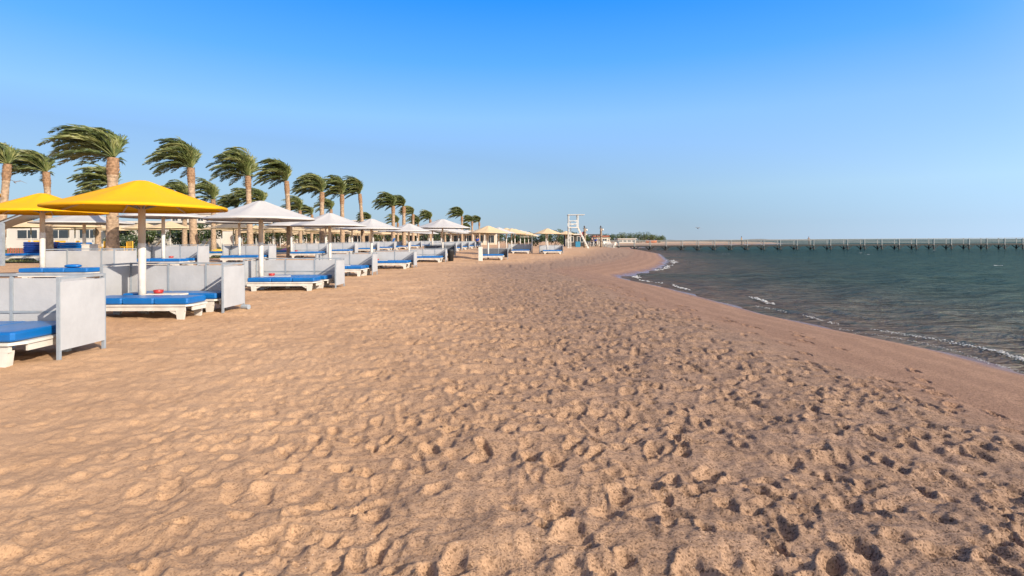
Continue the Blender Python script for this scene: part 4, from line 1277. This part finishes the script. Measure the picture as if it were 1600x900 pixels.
for x, y, w, h in ((4.2, 112, 5, 2.7), (8.2, 110, 5, 3.1), (11.6, 113, 5, 2.7), (1.0, 118, 5, 2.9)):
    bush(x, y, w, 3, h, 1500, 'dense green bush behind the lone cream parasol', HG, .34)
FT = 'dark trees beyond the far end of the beach'
for x, y, w, h in ((41, 232, 9, 3.2), (48, 238, 9, 3.6), (55, 236, 8, 4.3), (34, 226, 9, 3.0), (60, 240, 7, 3.3), (29, 205, 6, 2.8), (66, 244, 6, 2.4)):
    bush(x, y, w, 5, h + 0.6, 1300, 'dark tree clump beyond the inner end of the pier', FT, .55, 'tree', 'tree')
TG = 'dark green trees behind the cream parasols'
for x, y in ((-38, 88), (-46, 92), (-33, 100), (-52, 97), (-26, 112), (-19, 128), (-29, 130), (-42, 110), (-60, 104), (-13, 140), (-5, 150), (3, 155), (-36, 62), (-44, 66)):
    bush(x, y, 7, 4, 3.6 if y > 80 else 2.6, 1300, 'dark leafy tree behind the rows of cream parasols', TG, .4, 'tree', 'tree')
FL = 'flowering bushes by the white building'
for x, y in ((-30.2, 42.5), (-31.6, 43.5)):
    bush(x, y, 2.2, 1.6, 1.5, 900, 'leafy bush near the white building, left of palms', FL, .16)

# ------------------------------------------------------------------ buildings
def building(name, label, x0, x1, y, depth, zt, mat, floors=1, wins=8, win_h=0.9, sill=1.0, fascia=None, group=None, cols=False):
    z0 = gz((x0 + x1) / 2, y)
    t = thing(name, label, 'building', ((x0 + x1) / 2, y, z0), 0, group)
    w = x1 - x0; h = zt - z0; fh = h / floors
    obj('wall', MB().box(-w / 2, w / 2, 0, depth, -.5, h).mesh('wall', M[mat]), t)
    obj('roof', MB().box(-w / 2 - .3, w / 2 + .3, -.35, depth + .3, h + .002, h + .25).mesh('roof', M[fascia or mat]), t)
    pw = w / wins
    fr = MB()
    a, b = pw * .16, pw * .84
    fr.box(a, b, -.06, -.003, 0, .08).box(a, b, -.06, -.003, win_h - .08, win_h).box(a, a + .08, -.06, -.003, .081, win_h - .081).box(b - .08, b, -.06, -.003, .081, win_h - .081).box((a + b) / 2 - .04, (a + b) / 2 + .04, -.05, -.003, .081, win_h - .081)
    fm = fr.mesh('window', M['plastic'])
    gm = MB().box(a + .081, b - .081, -.03, -.002, .081, win_h - .081).mesh('pane', M['glass'])
    for f_ in range(floors):
        for k in range(wins):
            o = obj('window', fm, t, (-w / 2 + k * pw, 0, f_ * fh + sill))
            obj('pane', gm, o)
        if f_ > 0:
            obj('balcony', MB().box(-w / 2 + .4, w / 2 - .4, -1.0, -.065, f_ * fh - .1, f_ * fh + .75).mesh('balcony', M[mat]), t)
    if cols:
        cm = MB().box(-.14, .14, -1.9, -1.6, -.3, h - .55).mesh('column', M['wall'])
        for k in range(wins + 1): obj('column', cm, t, (-w / 2 + k * pw, 0, 0))
        obj('canopy', MB().box(-w / 2 - .3, w / 2 + .3, -2.4, -.36, h - .55, h - .25).mesh('canopy', M[mat]), t)
    return t
building('low_building', 'long low white building with dark windows at the left', -72, -38, 66, 8, 3.9, 'wall', 1, 9, 1.15, 1.15)
building('low_building', 'long cream beach pavilion with columns behind the cream parasols', -66, -4, 138, 8, 4.0, 'cream_wall', 1, 22, 2.0, .15, group=None, cols=True)
building('hotel_block', 'white two storey hotel block behind the yellow parasol', -94, -80, 150, 10, 9.4, 'wall', 3, 6, 1.6, .7)
building('hotel_block', 'cream hotel block seen under the first white parasol', -73, -62, 165, 10, 8.0, 'cream_wall', 3, 5, 1.6, .6)
building('hotel_block', 'pale hotel block between first and second white parasols', -58, -47, 170, 10, 8.0, 'wall', 3, 5, 1.6, .6)
building('beach_kiosk', 'dark beach kiosk with pale fascia behind the lifeguard chair', 9.6, 13.2, 98, 3, 2.55, 'shade', 1, 2, 1.1, .8, 'wall')
building('beach_hut', 'small hut with a red tiled roof beyond the white chairs', 19.4, 22.6, 128, 4, 2.45, 'cream_wall', 1, 2, .9, .8, 'terracotta')
building('beach_hut', 'low white hut among dark trees beyond the pier', 42, 49, 215, 4, 2.1, 'wall', 1, 4, .8, .5)
building('beach_hut', 'cream hut left of the white one beyond the pier', 33, 38.5, 214, 4, 2.4, 'cream_wall', 1, 3, .8, .6)
def pergola(x, y):
    t = thing('pergola', 'dark flat roofed pergola on posts right of the ladder', 'pergola', (x, y, gz(x, y)))
    p = MB().box(-.08, .08, -.08, .08, -.2, 2.1).mesh('post', M['wood'])
    for a in (-1.5, 1.5):
        for b in (0, 2.4): obj('post', p, t, (a, b, 0))
    obj('roof', MB().box(-2.0, 2.0, -.4, 2.8, 2.102, 2.25).mesh('roof', M['roof_dark']), t)
pergola(14.3, 99)
crate_box('cool_box', 'teal box standing in front of the dark beach kiosk', 'storage box', 11.0, 91.0, 0.8, .7, 0.95, 'teal')
def plastic_chair(x, y, rz, s=1.0):
    t = thing('plastic_chair', 'white plastic chair in the crowd left of the pier', 'chair', (x, y, gz(x, y)), rz, 'white plastic chairs left of the pier', s)
    def parts():
        b = MB().rbox(-.25, .25, -.25, .25, .40, .44, .012)
        k = MB().add([(-.25, .22, .44), (.25, .22, .44), (.28, .34, .90), (-.28, .34, .90), (-.25, .26, .44), (.25, .26, .44), (.28, .38, .90), (-.28, .38, .90)],
                     [(0, 1, 2, 3), (7, 6, 5, 4), (0, 4, 5, 1), (1, 5, 6, 2), (2, 6, 7, 3), (3, 7, 4, 0)])
        l = MB().box(-.03, .03, -.03, .03, -.05, .42)
        a = MB().rbox(-.03, .03, -.25, .30, .60, .64, .01).box(-.025, .025, -.24, -.19, .42, .61)
        return [m.mesh(nm, M['plastic']) for m, nm in ((b, 'seat'), (k, 'backrest'), (l, 'leg'), (a, 'armrest'))]
    s_, k_, l_, a_ = cached('pchair', parts)
    obj('seat', s_, t); obj('backrest', k_, t)
    for a in (-.22, .22):
        obj('armrest', a_, t, (a * 1.2, 0, 0))
        for b in (-.2, .2): obj('leg', l_, t, (a, b, 0))
for k in range(26):
    plastic_chair(14.6 + rng.uniform(-.6, 4.4), 97 + rng.uniform(0, 9), rng.uniform(-3, 3), 1.1)
def boat():
    x, y = 52.5, 205
    t = thing('beached_boat', 'orange boat drawn up on the far sand spit', 'boat', (x, y, gz(x, y)), .1)
    n = 12; b = MB(); v = []
    for i in range(n + 1):
        u = -1 + 2 * i / n; w = .75 * (1 - abs(u) ** 2.6) + .02; zt = .95 + .25 * u * u
        v += [(u * 2.2, -w, zt), (u * 2.1, -w * .5, .15), (u * 2.1, w * .5, .15), (u * 2.2, w, zt)]
    b.add(v, [(i * 4 + j, i * 4 + j + 1, i * 4 + j + 5, i * 4 + j + 4) for i in range(n) for j in range(3)])
    obj('hull', b.mesh('hull', M['orange'], True), t)
    for xx in (-.8, .6): obj('thwart', MB().box(xx, xx + .25, -.6, .6, .75, .8).mesh('thwart', M['rail']), t)
boat()
def mast(x, y, h, label, group):
    t = thing('lattice_mast', label, 'mast', (x, y, 0), 0, group)
    obj('lower_section', MB().tube((0, 0, -1), (0, 0, h * .6), .22, .16, 6).mesh('lower_section', M['steel']), t)
    obj('upper_section', MB().tube((0, 0, h * .6), (.15, 0, h), .13, .06, 6).mesh('upper_section', M['steel']), t)
mast(128, 480, 8.5, 'left of two thin masts above the far shore', 'thin masts on the far shore')
mast(131.5, 480, 7.8, 'right of two thin masts above the far shore', 'thin masts on the far shore')
mast(100, 470, 7.5, 'faint lone mast above the dark far trees', 'thin masts on the far shore')

# far low coast
def headland():
    b = MB(); n = 90; rs = random.Random(8); v = []
    for j in range(3):
        for i in range(n + 1):
            x = -200 + 1250 * i / n
            hh = (2.6 + 1.6 * math.sin(i * .21) + 1.0 * math.sin(i * .57 + 1) + rs.uniform(0, .7)) * (1 - (i / n) ** 4)
            v.append((x, 1500 + 90 * j + 40 * math.sin(i * .1), [-1.2, max(hh, -.4), -1.2][j]))
    b.add(v, [(j * (n + 1) + i, j * (n + 1) + i + 1, (j + 1) * (n + 1) + i + 1, (j + 1) * (n + 1) + i) for j in range(2) for i in range(n)])
    tag(obj('headland', b.mesh('headland', basic('scrub', (0.14, 0.12, 0.09), .95, var=.3, scale=.02, obj=False), True)), 'low dark headland on the far side of the bay', kind='structure')
headland()

# ------------------------------------------------------------------ foam
def foam():
    rs = random.Random(9)
    ys = [p[1] for p in SHORE[1:17]]; xs = [p[0] for p in SHORE[1:17]]
    b = MB()
    def blob(x, y, z, r):
        n = 6; vs = [(x, y, z + r * .55)]
        for i in range(n):
            a = 2 * math.pi * i / n + rs.random()
            q = r * rs.uniform(.7, 1.3)
            vs.append((x + q * math.cos(a), y + q * math.sin(a) * .8, z))
        b.add(vs, [(0, 1 + i, 1 + (i + 1) % n) for i in range(n)])
    def line(y0, y1, off, dens, wid, r0=.007, r1=.022):
        n = int((y1 - y0) * dens * 0.5)
        for _ in range(n):
            u = rs.random(); y = y0 + u * (y1 - y0)
            env = math.sin(math.pi * u) ** .5 * (.35 + .65 * abs(math.sin(u * 9 + y0)))
            if rs.random() > env: continue
            x = np.interp(y, ys, xs) + off + .16 * math.sin(y * 1.3 + off) + rs.gauss(0, wid * .42)
            blob(x, y, SEA + .02 + max(0, .03 - abs(rs.gauss(0, .02))), rs.uniform(r0, r1))
    line(8.3, 10.6, .75, 700, .10); line(8.0, 9.6, .12, 260, .02, .006, .012)
    line(10.6, 12.2, .85, 260, .08); line(12.9, 14.6, .7, 150, .07); line(9.5, 12.5, .12, 200, .02, .006, .012)
    line(17.0, 19.2, 1.5, 110, .10, .02, .06); line(14.9, 16.6, .55, 90, .08)
    line(22, 24.5, .6, 50, .1, .02, .06); line(25.5, 28, .6, 45, .12, .02, .06); line(29, 31, .7, 60, .2, .03, .07)
    line(36, 44, .5, 26, .3, .03, .09); line(46, 56, .6, 14, .4, .04, .10)
    for _ in range(7):   # scattered whitecaps
        y = rs.uniform(25, 100); x = rs.uniform(.15, 1.0) * y
        if float(shore_dist(np.array([x]), np.array([y]))[0]) > -4: continue
        for _ in range(8): blob(x + rs.gauss(0, .25), y + rs.gauss(0, .06), SEA + .08, rs.uniform(.03, .07))
    tag(obj('sea_foam', b.mesh('sea_foam', M['foam'])), 'white foam along the small breaking waves', 'foam', kind='stuff')
foam()

# ------------------------------------------------------------------ gulls
def gull(x, y, z, rz, bank, label):
    t = thing('gull', label, 'bird', (x, y, z), rz)
    t.rotation_euler = (bank, 0.1, rz)
    obj('body', MB().lathe([(.01, -.22), (.05, -.12), (.065, 0), (.045, .14), (.035, .2), (.008, .27)], 8).mesh('body', M['gull'], True), t).rotation_euler = (math.pi / 2, 0, 0)
    for s in (-1, 1):
        v = [(0, -.07, 0), (0, .09, 0), (s * .28, .08, .14), (s * .28, -.09, .14), (s * .62, -.10, .05)]
        v += [(a, b, c + .012) for a, b, c in v]
        obj('wing', MB().add(v, [(0, 1, 2, 3), (3, 2, 4), (8, 7, 6, 5), (9, 7, 8), (0, 5, 6, 1), (1, 6, 7, 2), (2, 7, 9, 4), (4, 9, 8, 3), (3, 8, 5, 0)]).mesh('wing', M['gull']), t)
gull(27.3, 80, 3.3, .4, .5, 'gull flying above the pier with wings bent')
gull(-33.8, 37, 5.7, 1.0, .4, 'small dark gull between the leaning palm and yellow parasol')
